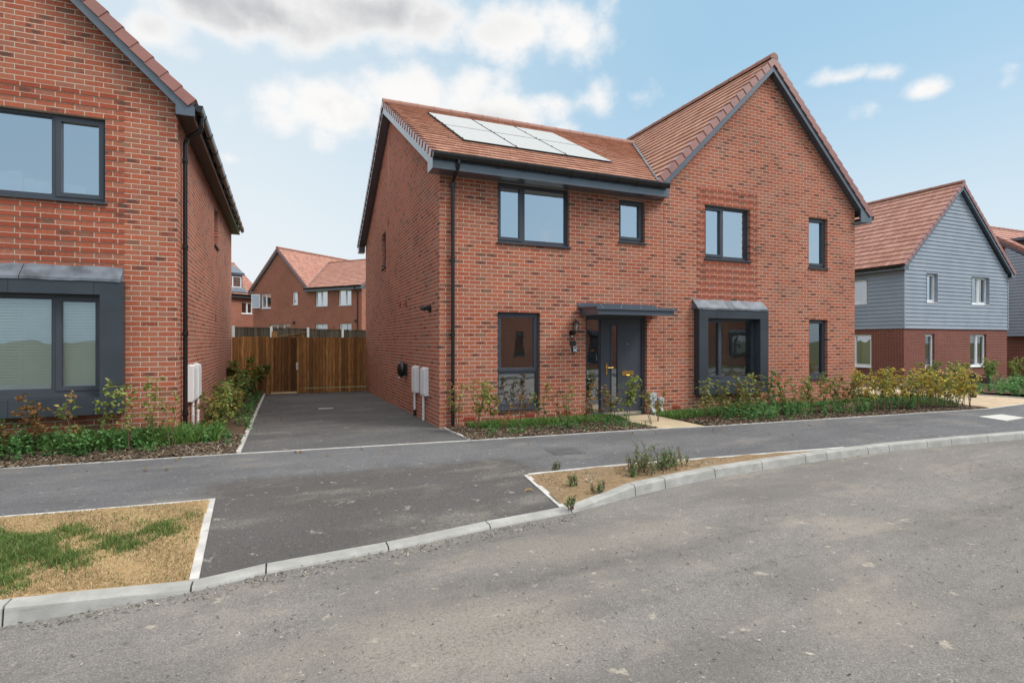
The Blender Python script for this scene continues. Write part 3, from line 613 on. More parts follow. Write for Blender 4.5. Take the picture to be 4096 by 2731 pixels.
def bay(root, F, u0, u1, v0, v1, w, hb, ht, proud=.17, joints=()):
    """projecting box surround with lead flashing; the opening is inside it"""
    mb = MB(); i0, i1, j0, j1 = u0+w, u1-w, v0+hb, v1-ht
    F.box(mb, u0, i0, v0, v1, -.06, proud); F.box(mb, i1, u1, v0, v1, -.06, proud)
    F.box(mb, i0, i1, v0, j0, -.06, proud-.0005); F.box(mb, i0, i1, j1, v1, -.06, proud-.0005)
    s = mb.build('bay_surround', M_BAY, root)
    jl = []
    for x in joints: jl += [(x-.003, x+.003, j1+.002, v1-.002), (x-.003, x+.003, v0+.002, j0-.002)]
    for y in (v1-.42, v0+.42): jl += [(u0+.002, i0-.002, y-.002, y+.002), (i1+.002, u1-.002, y-.002, y+.002)]
    for q in jl:
        g = MB(); F.box(g, *q, proud-.002, proud+.0012); g.build('joint', M_BLACKM, s)
    l = MB(); k = 6; m = (u0+u1)/2
    for a, b in ((u0-.06, m-.004), (m+.004, u1-.02)):
        n = 10
        for q in range(n):
            x0, x1 = a+(b-a)*q/n, a+(b-a)*(q+1)/n; j = lambda x: .006*math.sin(x*9.)+.004*math.sin(x*23.)
            top = lambda x: F.p(x, v1+.215+j(x), .012); topb = lambda x: F.p(x, v1+.22+j(x), -.004); mid = lambda x: F.p(x, v1+.03, proud+.012+j(x)*.5); low = lambda x: F.p(x, v1-.012+j(x)*.6, proud+.014)
            l.poly([mid(x0), mid(x1), top(x1), top(x0)]); l.poly([low(x0), low(x1), mid(x1), mid(x0)]); l.poly([top(x0), top(x1), topb(x1), topb(x0)])
        for x, o in ((a, 1), (b, -1)):
            q = [F.p(x, v1+.002, -.002), F.p(x, v1+.002, proud+.012), F.p(x, v1+.215, .012), F.p(x, v1+.215, -.002)]; l.poly(q[::-o] if o > 0 else q)
        l.build('lead_flashing', M_LEAD, s, smooth=False); l = MB()
    return (i0, i1, j0, j1)
def corbel(root, F, u0, u1, v0, v1, holes, uo=0):
    """decorative panel: every second course is a darker brick standing proud"""
    mb = MB(); v = v0; i = 0
    while v < v1-.07:
        if i % 2 == 0:
            segs = [(u0, u1)]
            for h in holes:
                if v+.07 > h[2] and v < h[3]:
                    segs = [q for s_ in segs for q in ((s_[0], min(s_[1], h[0])), (max(s_[0], h[1]), s_[1])) if q[1]-q[0] > .03]
            for a, b in segs:
                c0, c1 = v+.006, v+.069; d = .010
                for pts, uv in (([F.p(a, c0, d), F.p(b, c0, d), F.p(b, c1, d), F.p(a, c1, d)], [(a+uo, c0), (b+uo, c0), (b+uo, c1), (a+uo, c1)]),
                                ([F.p(a, c0, -.01), F.p(b, c0, -.01), F.p(b, c0, d), F.p(a, c0, d)], [(a+uo, c0+.02)]*4), ([F.p(a, c1, d), F.p(b, c1, d), F.p(b, c1, -.01), F.p(a, c1, -.01)], [(a+uo, c1-.02)]*4),
                                ([F.p(a, c0, -.01), F.p(a, c0, d), F.p(a, c1, d), F.p(a, c1, -.01)], [(a+uo+.03, c0+.02)]*4), ([F.p(b, c0, d), F.p(b, c0, -.01), F.p(b, c1, -.01), F.p(b, c1, d)], [(b+uo-.03, c0+.02)]*4)):
                    mb.poly(pts, uv)
        v += .075; i += 1
    return mb.build('brick_panel', M_BRICKRED, root)
def air_brick(root, F, u, v):
    mb = MB(); F.box(mb, u, u+.215, v, v+.065, -.01, .006)
    for i in range(3): F.box(mb, u+.012, u+.203, v+.010+i*.019, v+.016+i*.019, -.01, .010)
    return mb.build('air_brick', M_TERRA, root)
def cladding(root, F, outline, holes, step=.165, d=.02, name='cladding', uo=0):
    """lapped weatherboards with butt joints; the wall hole reveals are part of it"""
    mb = MB(); v = min(q[1] for q in outline); top = max(q[1] for q in outline); k = 0; rd = random.Random(3)
    while v < top-.01:
        e = min(v+step, top)
        us = sorted({min(q[0] for q in outline), max(q[0] for q in outline), *[h[0] for h in holes], *[h[1] for h in holes], *[rd.uniform(.3, 7.) for _ in range(2)]})
        vs = sorted({v, e, *[x for h in holes for x in h[2:4] if v < x < e]})
        for a, b in zip(us, us[1:]):
            for c, g in zip(vs, vs[1:]):
                if any(h[0] < (a+b)/2 < h[1] and h[2] < (c+g)/2 < h[3] for h in holes): continue
                q = clip([(a+.0015, c), (b-.0015, c), (b-.0015, g), (a+.0015, g)], outline)
                if len(q) < 3: continue
                dd = lambda y: d+.026*(1-(y-v)/step)
                mb.poly([F.p(u, y, dd(y)) for u, y in q])
                lo = min(y for _, y in q); bt = [u for u, y in q if y < lo+1e-5]
                if lo < v+1e-5 and len(bt) > 1: mb.poly([F.p(min(bt), lo, 0), F.p(max(bt), lo, 0), F.p(max(bt), lo, dd(lo)), F.p(min(bt), lo, dd(lo))])
        v += step
    for u0, u1, v0, v1 in holes:
        for q in ([(u0, v0), (u0, v1)], [(u1, v1), (u1, v0)], [(u0, v1), (u1, v1)], [(u1, v0), (u0, v0)]):
            (a, b), (c, g) = q; mb.poly([F.p(a, b, .05), F.p(c, g, .05), F.p(c, g, -.16), F.p(a, b, -.16)])
    return mb.build(name, M_CLAD, root)

# ------------------------------------------------------------------ the pair of houses in the middle
FX = lambda O=(0, 0, 0): FR(O, (1, 0, 0))
def pair_house(name, loc, rz, label, brick, L, W, D, fr, wins, tmat=None, extra_holes=(), mirror=False, left_wins=(), detail=True, wmat=None, sillmat=None, pane=None, gx=None, rows=(23, 18)):
    root = empty(name, loc, rz, label, 'house'); 
    if mirror: root.scale.x = -1
    F = FX(); EZ, RZ, GZ = fr['ez'], fr['rz'], fr['gz']; eh = EZ-.27; room = []; OV = fr.get('gr', {}).get('ov', .42)
    mb = MB(); holes = [w[:4] for w in wins]+list(extra_holes)
    lo = [h for h in holes if h[1] <= L+.01]; hi = [h for h in holes if h[0] >= L-.01]
    if L > 0: wall(mb, F, [(0, -.3), (L, -.3), (L, eh+.1), (0, eh+.1)], lo)
    if W > L:
        gc = (L+W)/2; ge = EZ-.30+OV*(GZ-EZ)/((W-L)/2+OV); ga = GZ-.30
        wall(mb, F, [(L, -.3), (W, -.3), (W, ge), (gc, ga), (L, ge)], hi)
    # left wall: a gable end when the low roof is there, else a plain side
    FL = FR((0, D, 0), (0, -1, 0)); lh = [w[:4] for w in left_wins]
    ls = (RZ-EZ)/(D/2+.35); le = EZ-.28+ls*.35
    if L > 0: wall(mb, FL, [(0, -.4), (D, -.4), (D, le), (D/2, RZ-.28), (0, le)], lh, uo=.1125)
    else: wall(mb, FL, [(0, -.4), (D, -.4), (D, eh+.05), (0, eh+.05)], lh, uo=.1125)
    FRt = FR((W, 0, 0), (0, 1, 0)); FB = FR((W, D, 0), (-1, 0, 0))
    rh = [w[:4] for w in fr.get('right_wins', ())]
    if W > L: wall(mb, FRt, [(0, -.4), (D, -.4), (D, eh+.05), (0, eh+.05)], rh)
    else: wall(mb, FRt, [(0, -.4), (D, -.4), (D, le), (D/2, RZ-.28), (0, le)], rh)
    wall(mb, FB, [(0, -.4), (W, -.4), (W, eh), (0, eh)])
    if W > L: wall(mb, FB, [(0, eh), (W-L, eh), (W-L, ge), ((W-L)/2, ga), (0, ge)])
    mb.build('walls', brick, root)
    for w in wins:
        k = w[4] if len(w) > 4 else {}
        window(root, F, *w[:4], mat=wmat, sillmat=sillmat, pane=k.pop('pane', pane), room=room, **k)
    for w in left_wins: window(root, FL, *w[:4], mat=wmat, sillmat=sillmat, pane=pane, room=room, **(w[4] if len(w) > 4 else {}))
    for w in fr.get('right_wins', ()): window(root, FRt, *w[:4], mat=wmat, sillmat=sillmat, pane=pane, room=room, **(w[4] if len(w) > 4 else {}))
    yr = D/2
    if L > 0 and W > L:
        gs = (GZ-EZ)/((W-L)/2+.42); xv = lambda z: L-.42+(z-EZ)/gs
        fy = lambda z: -.35+(z-EZ)/ls
        low_roof(root, 0, xv(EZ), xv(RZ), D, EZ, RZ, rows=rows[0], tmat=tmat)
        gable_roof(root, L, W, D, EZ, GZ, rows=rows[1], tmat=tmat, clip_left={'z': RZ, 'y': yr, 'f': fy})
        vb = MB(); a = Vector((xv(EZ), -.37, EZ+.035)); b = Vector((xv(RZ)-.05, yr-.05, RZ+.02)); vb.bar(a, b, .05, .012); vb.build('valley_lining', M_LEAD, root)
    elif L > 0: low_roof(root, 0, W+.22, W+.22, D, EZ, RZ, rows=rows[0], tmat=tmat, right_verge=True)
    else: gable_roof(root, 0, W, D, EZ, GZ, rows=rows[1], tmat=tmat, **fr.get('gr', {}))
    if L > 0:
        xe = L-.23 if W > L else W+.21
        fb = MB(); fb.box(-.20, xe, -.355, -.335, EZ-.285, EZ-.065); fb.box(-.19, xe, -.334, .01, EZ-.28, EZ-.262)
        fb.box(xe+.0005, xe+.02, -.357, .004, EZ-.29, EZ-.05) if W > L else None
        fb.build('fascia', M_DARK, root)
        gb = MB(); gutter(gb, (xe+.03, -.422, EZ-.030), (-.235, -.422, EZ-.030), unions=2, brackets=8); gb.build('gutter', M_BLACK, root)
    if W > L:
        gb = MB(); gutter(gb, (W+OV+.05, -.16, EZ-.05), (W+OV+.05, D+.15, EZ-.05), unions=3, brackets=9)
        gb.build('gutter', M_BLACK, root)
    rooms(root, room)
    return root, F, FL

W_BAY = (6.00, 7.70, .60, 2.14)
main_wins = [
    (1.125, 2.670, 3.423, 4.600, dict(mull=(1.69,), sash=((0, 0),))),
    (3.84, 4.50, 3.628, 4.545, dict(sash=((0, 0),))),
    (1.125, 2.025, .257, 2.125, dict(trans=(.985,), sash=((0, 1),), pane=M_GLASSG)),
    (6.122, 7.478, 3.406, 4.650, dict(mull=(6.71,), sash=((0, 0),))),
    (9.405, 10.08, 3.379, 4.655, dict(sash=((0, 0),))),
    (9.42, 10.08, .626, 2.110, dict(sash=((0, 0),), pane=M_GLASSLOW)),
]
DOORH = (3.04, 4.55, .015, 2.10)
MAINFR = dict(ez=4.87, rz=7.76, gz=8.25)
main, F, FL = pair_house('brick_house', (0, 0, 0), 0, 'multi red brick pair of houses with dark door and white roof panels', M_BRICK, 4.99, 11.09, 9.43, MAINFR,
    main_wins, extra_holes=[DOORH, W_BAY], left_wins=[(9.43-6.19, 9.43-5.55, 3.60, 4.60, dict())])
# bay window of the right half
i0, i1, j0, j1 = bay(main, F, 5.82, 7.87, .385, 2.285, .25, .27, .20, joints=(6.30, 7.40))
window(main, F, i0+.002, i1-.002, j0+.002, j1-.002, mull=(6.60,), sash=((0, 0),), rec=.02, pane=M_GLASSLOW, sill=True)
room = []; room.append((F, i0, i1, j0, j1, .02)); rooms(main, room, 3.4)
corbel(main, F, 5.905, 7.705, 2.55, 5.04, [(6.122, 7.478, 3.406, 4.650)], uo=.045)
mb = MB(); F.box(mb, 4.985, 4.997, -.02, 4.57, -.01, .002); mb.build('movement_joint', M_TERRA, main)
mb = MB(); FL.box(mb, 4.30, 4.312, 5.55, 7.3, -.01, .002); mb.build('mortar_line', M_EDGE, main)
for u, v in ((.46, .10), (1.69, .10), (2.50, .10), (5.22, .09), (7.2, .08), (10.35, .08)): air_brick(main, F, u, v)
for y0, y1, z0, z1 in ((3.48, 3.66, 2.39, 2.53), (2.83, 3.00, 2.39, 2.53), (5.12, 5.26, 4.66, 4.85)):
    mb = MB(); FL.box(mb, 9.43-y1, 9.43-y0, z0, z1, -.01, .008); FL.box(mb, 9.43-y1+.02, 9.43-y0-.02, z0+.02, z1-.02, -.01, .016); mb.build('wall_vent', M_TERRA, main)
# front door, sidelight and canopy
mb = MB(); F.box(mb, 3.04, 3.11, .02, 2.10, -.16, -.08); F.box(mb, 3.455, 3.52, .02, 2.10, -.16, -.079); F.box(mb, 4.475, 4.55, .02, 2.10, -.16, -.08)
F.box(mb, 3.11, 3.455, 2.03, 2.10, -.16, -.081); F.box(mb, 3.52, 4.475, 2.04, 2.10, -.16, -.081); F.box(mb, 3.11, 3.455, .02, .10, -.16, -.081)
F.ring(mb, 3.11, 3.455, .10, 2.03, .018, -.15, -.10)
sl_ = mb.build('sidelight', M_FRAME, main); pn = MB(); pn.poly([F.p(3.12, .11, -.125), F.p(3.45, .11, -.125), F.p(3.45, 2.02, -.125), F.p(3.12, 2.02, -.125)]); pn.build('pane', M_GLASSG, sl_)
db = MB(); F.box(db, 3.535, 3.725, .085, 2.035, -.145, -.100); F.box(db, 3.875, 4.465, .085, 2.035, -.145, -.100); F.box(db, 3.725, 3.875, 1.895, 2.035, -.145, -.100); F.box(db, 3.725, 3.875, .085, .285, -.145, -.100)
F.ring(db, 3.700, 3.900, .258, 1.922, .026, -.101, -.086)
for x in (4.06, 4.18, 4.30): F.box(db, x-.002, x+.002, .45, 1.9, -.101, -.0995)
door = db.build('door', M_FRAME, main)
mb = MB(); mb.poly([F.p(3.725, .285, -.118), F.p(3.875, .285, -.118), F.p(3.875, 1.895, -.118), F.p(3.725, 1.895, -.118)]); mb.build('door_glass', M_GLASSG, door)
mb = MB(); F.box(mb, 3.586, 3.616, .875, 1.11, -.101, -.090); mb.tube([F.p(3.601, 1.02, -.09), F.p(3.601, 1.02, -.048), F.p(3.612, 1.02, -.043), F.p(3.735, 1.02, -.043)], .0095, 8); mb.build('handle', M_BRASS, door)
mb = MB(); F.ring(mb, 3.985, 4.275, .85, .945, .014, -.101, -.091); F.box(mb, 3.999, 4.261, .864, .931, -.101, -.094); mb.tube([F.p(4.09, .853, -.088), F.p(4.13, .848, -.084), F.p(4.17, .853, -.088)], .006, 6); mb.build('letter_plate', M_BRASS, door)
mb = MB(); mb.tube([F.p(4.112, 1.514, -.101), F.p(4.112, 1.514, -.090)], .012, 10); mb.build('peephole', M_CHROME, door)
mb = MB(); F.box(mb, 3.53, 4.47, .022, .084, -.15, -.085); [F.box(mb, 3.54, 4.46, .030+.018*i, .040+.018*i, -.09, -.075-.006*(2-i)) for i in range(3)]; mb.build('threshold', M_CHROME, door)
mb = MB(); F.box(mb, 3.48, 4.56, -.02, .021, -.17, .02); mb.build('doorstep', M_SOFFIT, main)
mb = MB(); mb.prism([(-.70, 2.085), (-.004, 2.085), (-.004, 2.235), (-.70, 2.205)], 'x', 2.91, 4.70); cn = mb.build('canopy', M_DARK, main)
mb = MB(); mb.prism([(-.735, 2.206), (-.002, 2.2365), (-.002, 2.270), (-.735, 2.236)], 'x', 2.855, 4.755); mb.prism([(-.73, 2.18), (-.7355, 2.18), (-.7355, 2.236), (-.73, 2.236)][::-1], 'x', 2.856, 4.754)
mb.box(2.845, 4.764, -.012, .004, 2.27, 2.345); mb.build('canopy_roof', M_DARK, cn)
for x, y, z in [(x, -.7355, 2.222) for x in (2.98, 3.40, 3.85, 4.25, 4.65)]+[(x, -.012, 2.32) for x in (2.9, 3.4, 3.9, 4.4, 4.7)]:
    mb = MB(); mb.tube([(x, y, z), (x, y-.006, z)], .008, 8); mb.build('fixing', M_GREYP, cn)
drainpipe(main, [(.23, -.418, 4.80), (.23, -.418, 4.70), (.23, -.36, 4.62), (.23, -.13, 4.52), (.23, -.062, 4.46), (.23, -.062, 0.0)], [(.23, -.062, z) for z in (4.396, 3.042, 1.689, .333)], (0, -1, 0), (-1, 0, 0))

# ------------------------------------------------------------------ the house on the left, only its right edge in view
LX, LY, LZ = -4.094, -.042, .14
lw = [(6.1-2.705, 6.1-.905, 3.405, 4.655, dict(mull=(6.1-1.513,), sash=((1, 0),)))]
LB = (6.1-2.72, 6.1-.86, .60, 2.14)
left, F2, _ = pair_house('brick_house', (LX-6.1, LY, LZ), 0, 'red brick gable-fronted house beside the drive, with white blinds in its dark box bay', M_BRICK, 0, 6.1, 9.72,
    dict(ez=5.036, rz=7.7, gz=8.25, right_wins=[(4.93, 5.75, 3.68, 4.62, dict())], gr=dict(sof=M_SOFFIT, ov=.25)), lw, extra_holes=[LB])
i0, i1, j0, j1 = bay(left, F2, 6.1-3.0, 6.1-.66, .39, 2.29, .27, .25, .20, joints=(6.1-1.0, 6.1-1.95))
lwin = window(left, F2, i0+.002, i1-.002, j0+.002, j1-.002, mull=(6.1-1.50,), sash=((1, 0),), rec=.03, pane=M_GLASSLOW)
rooms(left, [(F2, i0, i1, j0, j1, .03)], 3.)
bl = MB(); v = j0+.11
while v < j1-.08:
    bl.poly([F2.p(i0+.06, v, -.122), F2.p(i1-.06, v, -.122), F2.p(i1-.06, v+.040, -.142), F2.p(i0+.06, v+.040, -.142)]); v += .043
for u in (i0+.3, 6.1-1.9, 6.1-1.2): bl.tube([F2.p(u, j0+.05, -.13), F2.p(u, j1-.05, -.13)], .003, 5)
bl.build('blind', M_BLIND, lwin)
corbel(left, F2, 6.1-2.925, 6.1-.673, 2.55, 5.04, [lw[0][:4]], uo=.05)
for u in (6.1-1.35, 6.1-3.9): air_brick(left, F2, u, .30)
mb = MB(); FR((6.1, 0, 0), (0, 1, 0)).box(mb, 5.1, 5.32, 1.94, 2.08, -.01, .01); mb.build('wall_vent', M_TERRA, left)
drainpipe(left, [(6.1+.30, .10, 4.97), (6.1+.30, .12, 4.78), (6.1+.27, .17, 4.70), (6.1+.10, .27, 4.62), (6.1+.062, .29, 4.52), (6.1+.062, .29, -.15)], [(6.1+.062, .29, z) for z in (4.25, 2.9, 1.55, .3)], (1, 0, 0), (0, -1, 0))
# pile of white-wrapped furniture seen through the upstairs glass
pk = MB(); rd = random.Random(4)
for a, b, h in ((-2.62, -2.25, .33), (-2.24, -1.93, .38), (-1.92, -1.58, .30), (-1.57, -1.24, .26)):
    x0, x1 = LX+a, LX+b; y0 = LY+.28; j = lambda: rd.uniform(-.03, .03)
    pk.hexa([(x0, y0, LZ+3.2), (x1, y0, LZ+3.2), (x1, y0+.5, LZ+3.2), (x0, y0+.5, LZ+3.2), (x0+j(), y0+j(), LZ+3.45+h+j()), (x1+j(), y0+j(), LZ+3.45+h+j()), (x1+j(), y0+.5, LZ+3.45+h+j()), (x0+j(), y0+.5, LZ+3.45+h+j())])
pk = pk.build('wrapped_furniture', M_WHITE, bevel=.03); tag(pk, 'white wrapped furniture piled behind the upstairs window of the left brick house', 'wrapped furniture')

# ------------------------------------------------------------------ right: grey boarded house
RX, RY, RW, RD = 21.42, 5.12, 7.55, 9.0
rroot = empty('boarded_house', (RX, RY, 0), 0, 'house with blue grey boarded gable above a deep red brick ground floor', 'house')
FF = FX(); FS = FR((0, RD, 0), (0, -1, 0)); rm = []
g1 = (1.42, 2.05, .40, 1.89); g2 = (4.65, 5.90, .40, 1.89); f1 = (1.45, 2.20, 3.22, 4.50); f2 = (4.68, 6.05, 3.22, 4.50)
s1 = (RD-3.4, RD-1.38, .40, 1.89); s2 = (RD-3.2, RD-1.55, 3.22, 4.35)
mb = MB(); wall(mb, FF, [(0, -.3), (RW, -.3), (RW, 2.2), (0, 2.2)], [g1, g2]); wall(mb, FS, [(0, -.3), (RD, -.3), (RD, 2.2), (0, 2.2)], [s1]); wall(mb, FR((RW, 0, 0), (0, 1, 0)), [(0, -.3), (RD, -.3), (RD, 4.6), (0, 4.6)]); mb.build('walls', M_BRICKDEEP, rroot)
ge = 4.62; GA = 8.28
cl = cladding(rroot, FF, [(0, 2.115), (RW, 2.115), (RW, ge), (RW/2, GA), (0, ge)], [f1, f2], .165)
cladding(rroot, FS, [(0, 2.115), (RD, 2.115), (RD, 4.6), (0, 4.6)], [s2], .165)
for xa in (-.052, RW):
    mb = MB(); mb.box(xa, xa+.052, -.052, .0, 2.11, 4.5); mb.build('corner_trim', M_CLAD, rroot)
kw = dict(mat=M_WHITE, room=rm)
window(rroot, FF, *g1, sash=((0, 0),), pane=M_GLASSLOW, **kw); window(rroot, FF, *g2, mull=(5.25,), sash=((1, 0),), pane=M_GLASSLOW, **kw)
window(rroot, FF, *f1, sash=((0, 0),), pane=M_GLASS, **kw); window(rroot, FF, *f2, mull=(5.36,), sash=((1, 0),), pane=M_GLASSG, **kw)
window(rroot, FS, *s1, mull=(RD-2.2,), sash=((1, 0),), pane=M_GLASSG, **kw); window(rroot, FS, *s2, mull=(RD-2.5,), sash=((1, 0),), pane=M_GLASSG, **kw)
rooms(rroot, rm)
gable_roof(rroot, 0, RW, RD, 4.78, 8.62, ov=.32, vo=.2, rows=17, tmat=M_TILEP, seed=20)
gb = MB(); gutter(gb, (-.37, RD+.1, 4.74), (-.37, -.15, 4.74), unions=3, brackets=8); gb.build('gutter', M_BLACK, rroot)

# far right: boarded gable end with dormer
hroot = empty('boarded_house', (34.1, 13.9, -.2), R(-90), 'far brick and grey boarded house with a roof dormer, half behind the boarded gable', 'house')
HW = 9.6; mb = MB(); wall(mb, FF, [(0, -.2), (HW, -.2), (HW, 4.6), (HW/2, 8.15), (0, 4.6)]); wall(mb, FR((HW, 0, 0), (0, 1, 0)), [(0, -.2), (9, -.2), (9, 4.7), (0, 4.7)]); mb.build('walls', M_BRICKDEEP, hroot)
cladding(hroot, FF, [(6.48, 2.06), (HW, 2.06), (HW, 4.6), (6.48, 6.90)], [], .165, d=.25)
mb = MB(); mb.box(6.44, 6.478, -.28, 0, 2.05, 6.85); mb.box(6.48, HW, -.249, 0, 2.05, 2.058); mb.build('cladding_trim', M_CLAD, hroot)
gable_roof(hroot, 0, HW, 9, 4.85, 8.45, ov=.3, vo=.3, rows=16, tmat=M_TILEP, seed=30)
mb = MB(); mb.prism(sorted_prof([(6.35, 7.1), (8.9, 5.25), (8.9, 7.31), (6.35, 7.32)]), 'y', .8, 3.6); dm = mb.build('dormer', M_BAY, hroot)
mb = MB(); mb.box(6.0, 9.1, .62, 3.78, 7.325, 7.48); mb.build('dormer_roof', M_DARK, dm)
hb = MB(); hb.box(33.86, 34.09, 5.0, 5.95, .25, 1.02); hb.box(33.85, 33.861, 5.03, 5.92, .28, .985); hb = hb.build('meter_box', M_WHITE, bevel=.015); tag(hb, 'white meter box on the deep red wall of the far boarded house', 'meter box')

# ------------------------------------------------------------------ houses behind the fence
bl_ = [(11.6-10.66, 11.6-9.50, 3.42, 4.62, dict(mull=(11.6-10.10,), sash=((0, 0),))), (11.6-7.07, 11.6-6.5, 3.60, 4.66, dict(sash=((0, 0),))),
       (11.6-9.61, 11.6-7.28, .02, 2.10, dict(mull=(11.6-8.85, 11.6-8.05), sash=((0, 0), (2, 0)), pane=M_GLASSG)), (11.6-4.61, 11.6-3.36, .9, 2.10, dict(mull=(11.6-4.0,), sash=((0, 0),), pane=M_GLASSG)),
       (11.6-4.61, 11.6-3.36, 3.42, 4.60, dict(mull=(11.6-4.0,), sash=((0, 0),))), (11.6-2.27, 11.6-.99, 3.42, 4.60, dict(mull=(11.6-1.6,), sash=((1, 0),))), (11.6-2.16, 11.6-.99, .02, 2.10, dict(mull=(11.6-1.58,), sash=((0, 0), (1, 0)), pane=M_GLASSG))]
m_ = [(11.6-w[1], 11.6-w[0], w[2], w[3], dict(w[4], mull=tuple(11.6-x for x in w[4].get('mull', ())), sash=tuple((len(w[4].get('mull', ()))-i, j) for i, j in w[4].get('sash', ())))) for w in bl_]
YB = R(-49.35)
bh, _, _ = pair_house('brick_house', (2.772, 31.469, .8), YB, 'red brick house behind the dark fence with white windows and a tall gable', M_BRICKFAR, 5.6, 11.6, 9.4, dict(ez=4.87, rz=7.6, gz=8.25), m_, tmat=M_TILEP, mirror=True, wmat=M_WHITE, rows=(20, 17))
drainpipe(bh, [(.36, -.40, 4.75), (.36, -.36, 4.6), (.36, -.06, 4.4), (.36, -.06, 0)], [(.36, -.06, 3.2), (.36, -.06, 1.6)], (0, -1, 0), (1, 0, 0))
for x, z in ((.55, 2.3), (6.85, 2.25)):
    mb = MB(); mb.tube([(x, -.0, z), (x, -.12, z), (x, -.16, z-.06)], [.07, .08, .06], 10); mb.build('vent_cowl', M_BLACKM, bh)
mb = MB(); FX().box(mb, 6.3, 6.5, 4.40, 4.62, -.01, .01); FX().box(mb, 2.6, 2.8, 1.7, 1.95, -.01, .01); mb.build('wall_vent', M_TERRA, bh)
mb = MB(); a = [(11.6-.93-.0, -.09, 3.52), (11.6-.42, -.5, 3.52)]   # open casement, hinged on its left edge
U_ = Vector((.51, -.41, 0)).normalized(); FO = FR((10.67, -.07, 0), U_)
FO.ring(mb, 0, .66, 3.48, 4.60, .06, -.03, .03); sw = mb.build('open_casement', M_WHITE, bh); pn = MB(); pn.poly([FO.p(.05, 3.52, 0), FO.p(.61, 3.52, 0), FO.p(.61, 4.56, 0), FO.p(.05, 4.56, 0)]); pn.build('pane', M_GLASSG, sw)

DRX = R(32.7); DL = 12.
ux = Vector((math.cos(DRX), math.sin(DRX), 0)); pe = Vector((-13.65, 33.2, 0))
# right end of its eave stands about 50 m from the camera, just left of the gabled house
q = CAM+50*(Vector((math.sin(YAW), math.cos(YAW), 0))+(1034-2048)/FPX*Vector((math.cos(YAW), -math.sin(YAW), 0)))
dloc = q-ux*DL
dh, _, _ = pair_house('brick_house', (dloc.x, dloc.y, .85), DRX, 'distant brick house with a grey roof dormer, seen past the left house', M_BRICKFAR, DL, DL, 9, dict(ez=4.87, rz=8.2, gz=8.2),
    [(10.40, 11.45, 3.15, 4.22, dict(mull=(10.93,), sash=((1, 0),))), (DL-8, DL-6, 3.3, 4.45, dict(mull=(DL-7,)))], tmat=M_TILEP, wmat=M_WHITE, rows=(20, 17))
mb = MB(); x0, x1 = 8.5, 10.67; mb.prism(sorted_prof([(.35, 5.35), (3.2, 7.2), (3.2, 7.25), (.35, 6.6)]), 'x', x0, x1); dm = mb.build('dormer', M_DARK, dh)
mb = MB(); mb.prism(sorted_prof([(.15, 6.60), (.15, 6.80), (2.2, 7.75), (3.3, 7.75), (3.3, 7.0)]), 'x', x0-.12, x1+.11); mb.build('dormer_roof', M_DARK, dm)
FD = FR((0, .35, 0), (1, 0, 0)); mb = MB(); FD.ring(mb, 9.0, 10.56, 5.5, 6.5, .08, 0, .05); FD.box(mb, 9.73, 9.82, 5.58, 6.42, 0, .045); dw = mb.build('dormer_window', M_WHITE, dh)
pn = MB(); pn.poly([FD.p(9.05, 5.55, .02), FD.p(10.5, 5.55, .02), FD.p(10.5, 6.45, .02), FD.p(9.05, 6.45, .02)]); pn.build('pane', M_GLASSG, dw)
mb = MB(); mb.prism(sorted_prof([(-.25, 5.02), (.34, 5.40), (.34, 5.55), (-.25, 5.08)]), 'x', x0-.15, x1+.15); mb.build('dormer_apron', M_LEAD, dm)

# ------------------------------------------------------------------ houses across the street (met as reflections in the front windows)
def copy_tree(o, parent=None):
    c = o.copy(); COL.objects.link(c)
    if parent: c.parent = parent
    for ch in list(o.children): copy_tree(ch, c)
    return c
for src, x, y, lb in ((main, 21.5, -23.0, 'brick pair of houses across the street, mirrored in the front door glass'), (left, 35.0, -23.0, 'gabled brick house across the street, mirrored in the right box bay')):
    c = copy_tree(src); c.location = (x, y, 0); c.rotation_euler.z = R(180); c['label'] = lb

# ------------------------------------------------------------------ fixtures on the walls
roof_f = lambda y: 4.87+(7.76-4.87)/(9.43/2+.35)*(y+.35)
sl0 = (7.76-4.87)/(9.43/2+.35); nrm = Vector((0, -sl0, 1)).normalized()
PW, PH = 1.155, (3.84-.88)/2
for i in range(3):
    for j in range(2):
        x0 = .74+i*(PW+.022); ya = .88+j*(PH+.012); yb = ya+PH-.012
        A = Vector((x0, ya, roof_f(ya)))+nrm*.026; B = Vector((x0, yb, roof_f(yb)))+nrm*.026; w = Vector((PW, 0, 0)); h = nrm*.03
        t = empty('solar_panel', A, 0, f"sky-white solar panel in the {('lower', 'upper')[j]} row on the tiled roof, {('nearest the verge', 'middle of its row', 'nearest the valley')[i]}", 'solar panel', 'solar panels set in the tiled roof')
        bd = MB(); e = (B-A).normalized(); O = Vector((0, 0, 0)); b = B-A; bd.hexa([O, w, w+b, b, O+h*.8, w+h*.8, w+b+h*.8, b+h*.8]); bd.build('frame', M_BLACKM, t)
        g = MB(); k = .012; xx = Vector((k, 0, 0)); g.poly([xx+e*k+h, w-xx+e*k+h, w-xx+b-e*k+h, xx+b-e*k+h]); g.build('glass', M_WHITEM, t)  # white sky reflection put into the panel's base colour
        if i == 0 or True:
            cb = MB()
            for q in (.06, .5, .94): cb.box(-.012, .008, b.y*q-.018, b.y*q+.018, b.z*q+.01, b.z*q+.048)
            cb.build('clamp', M_BLACKM, t)
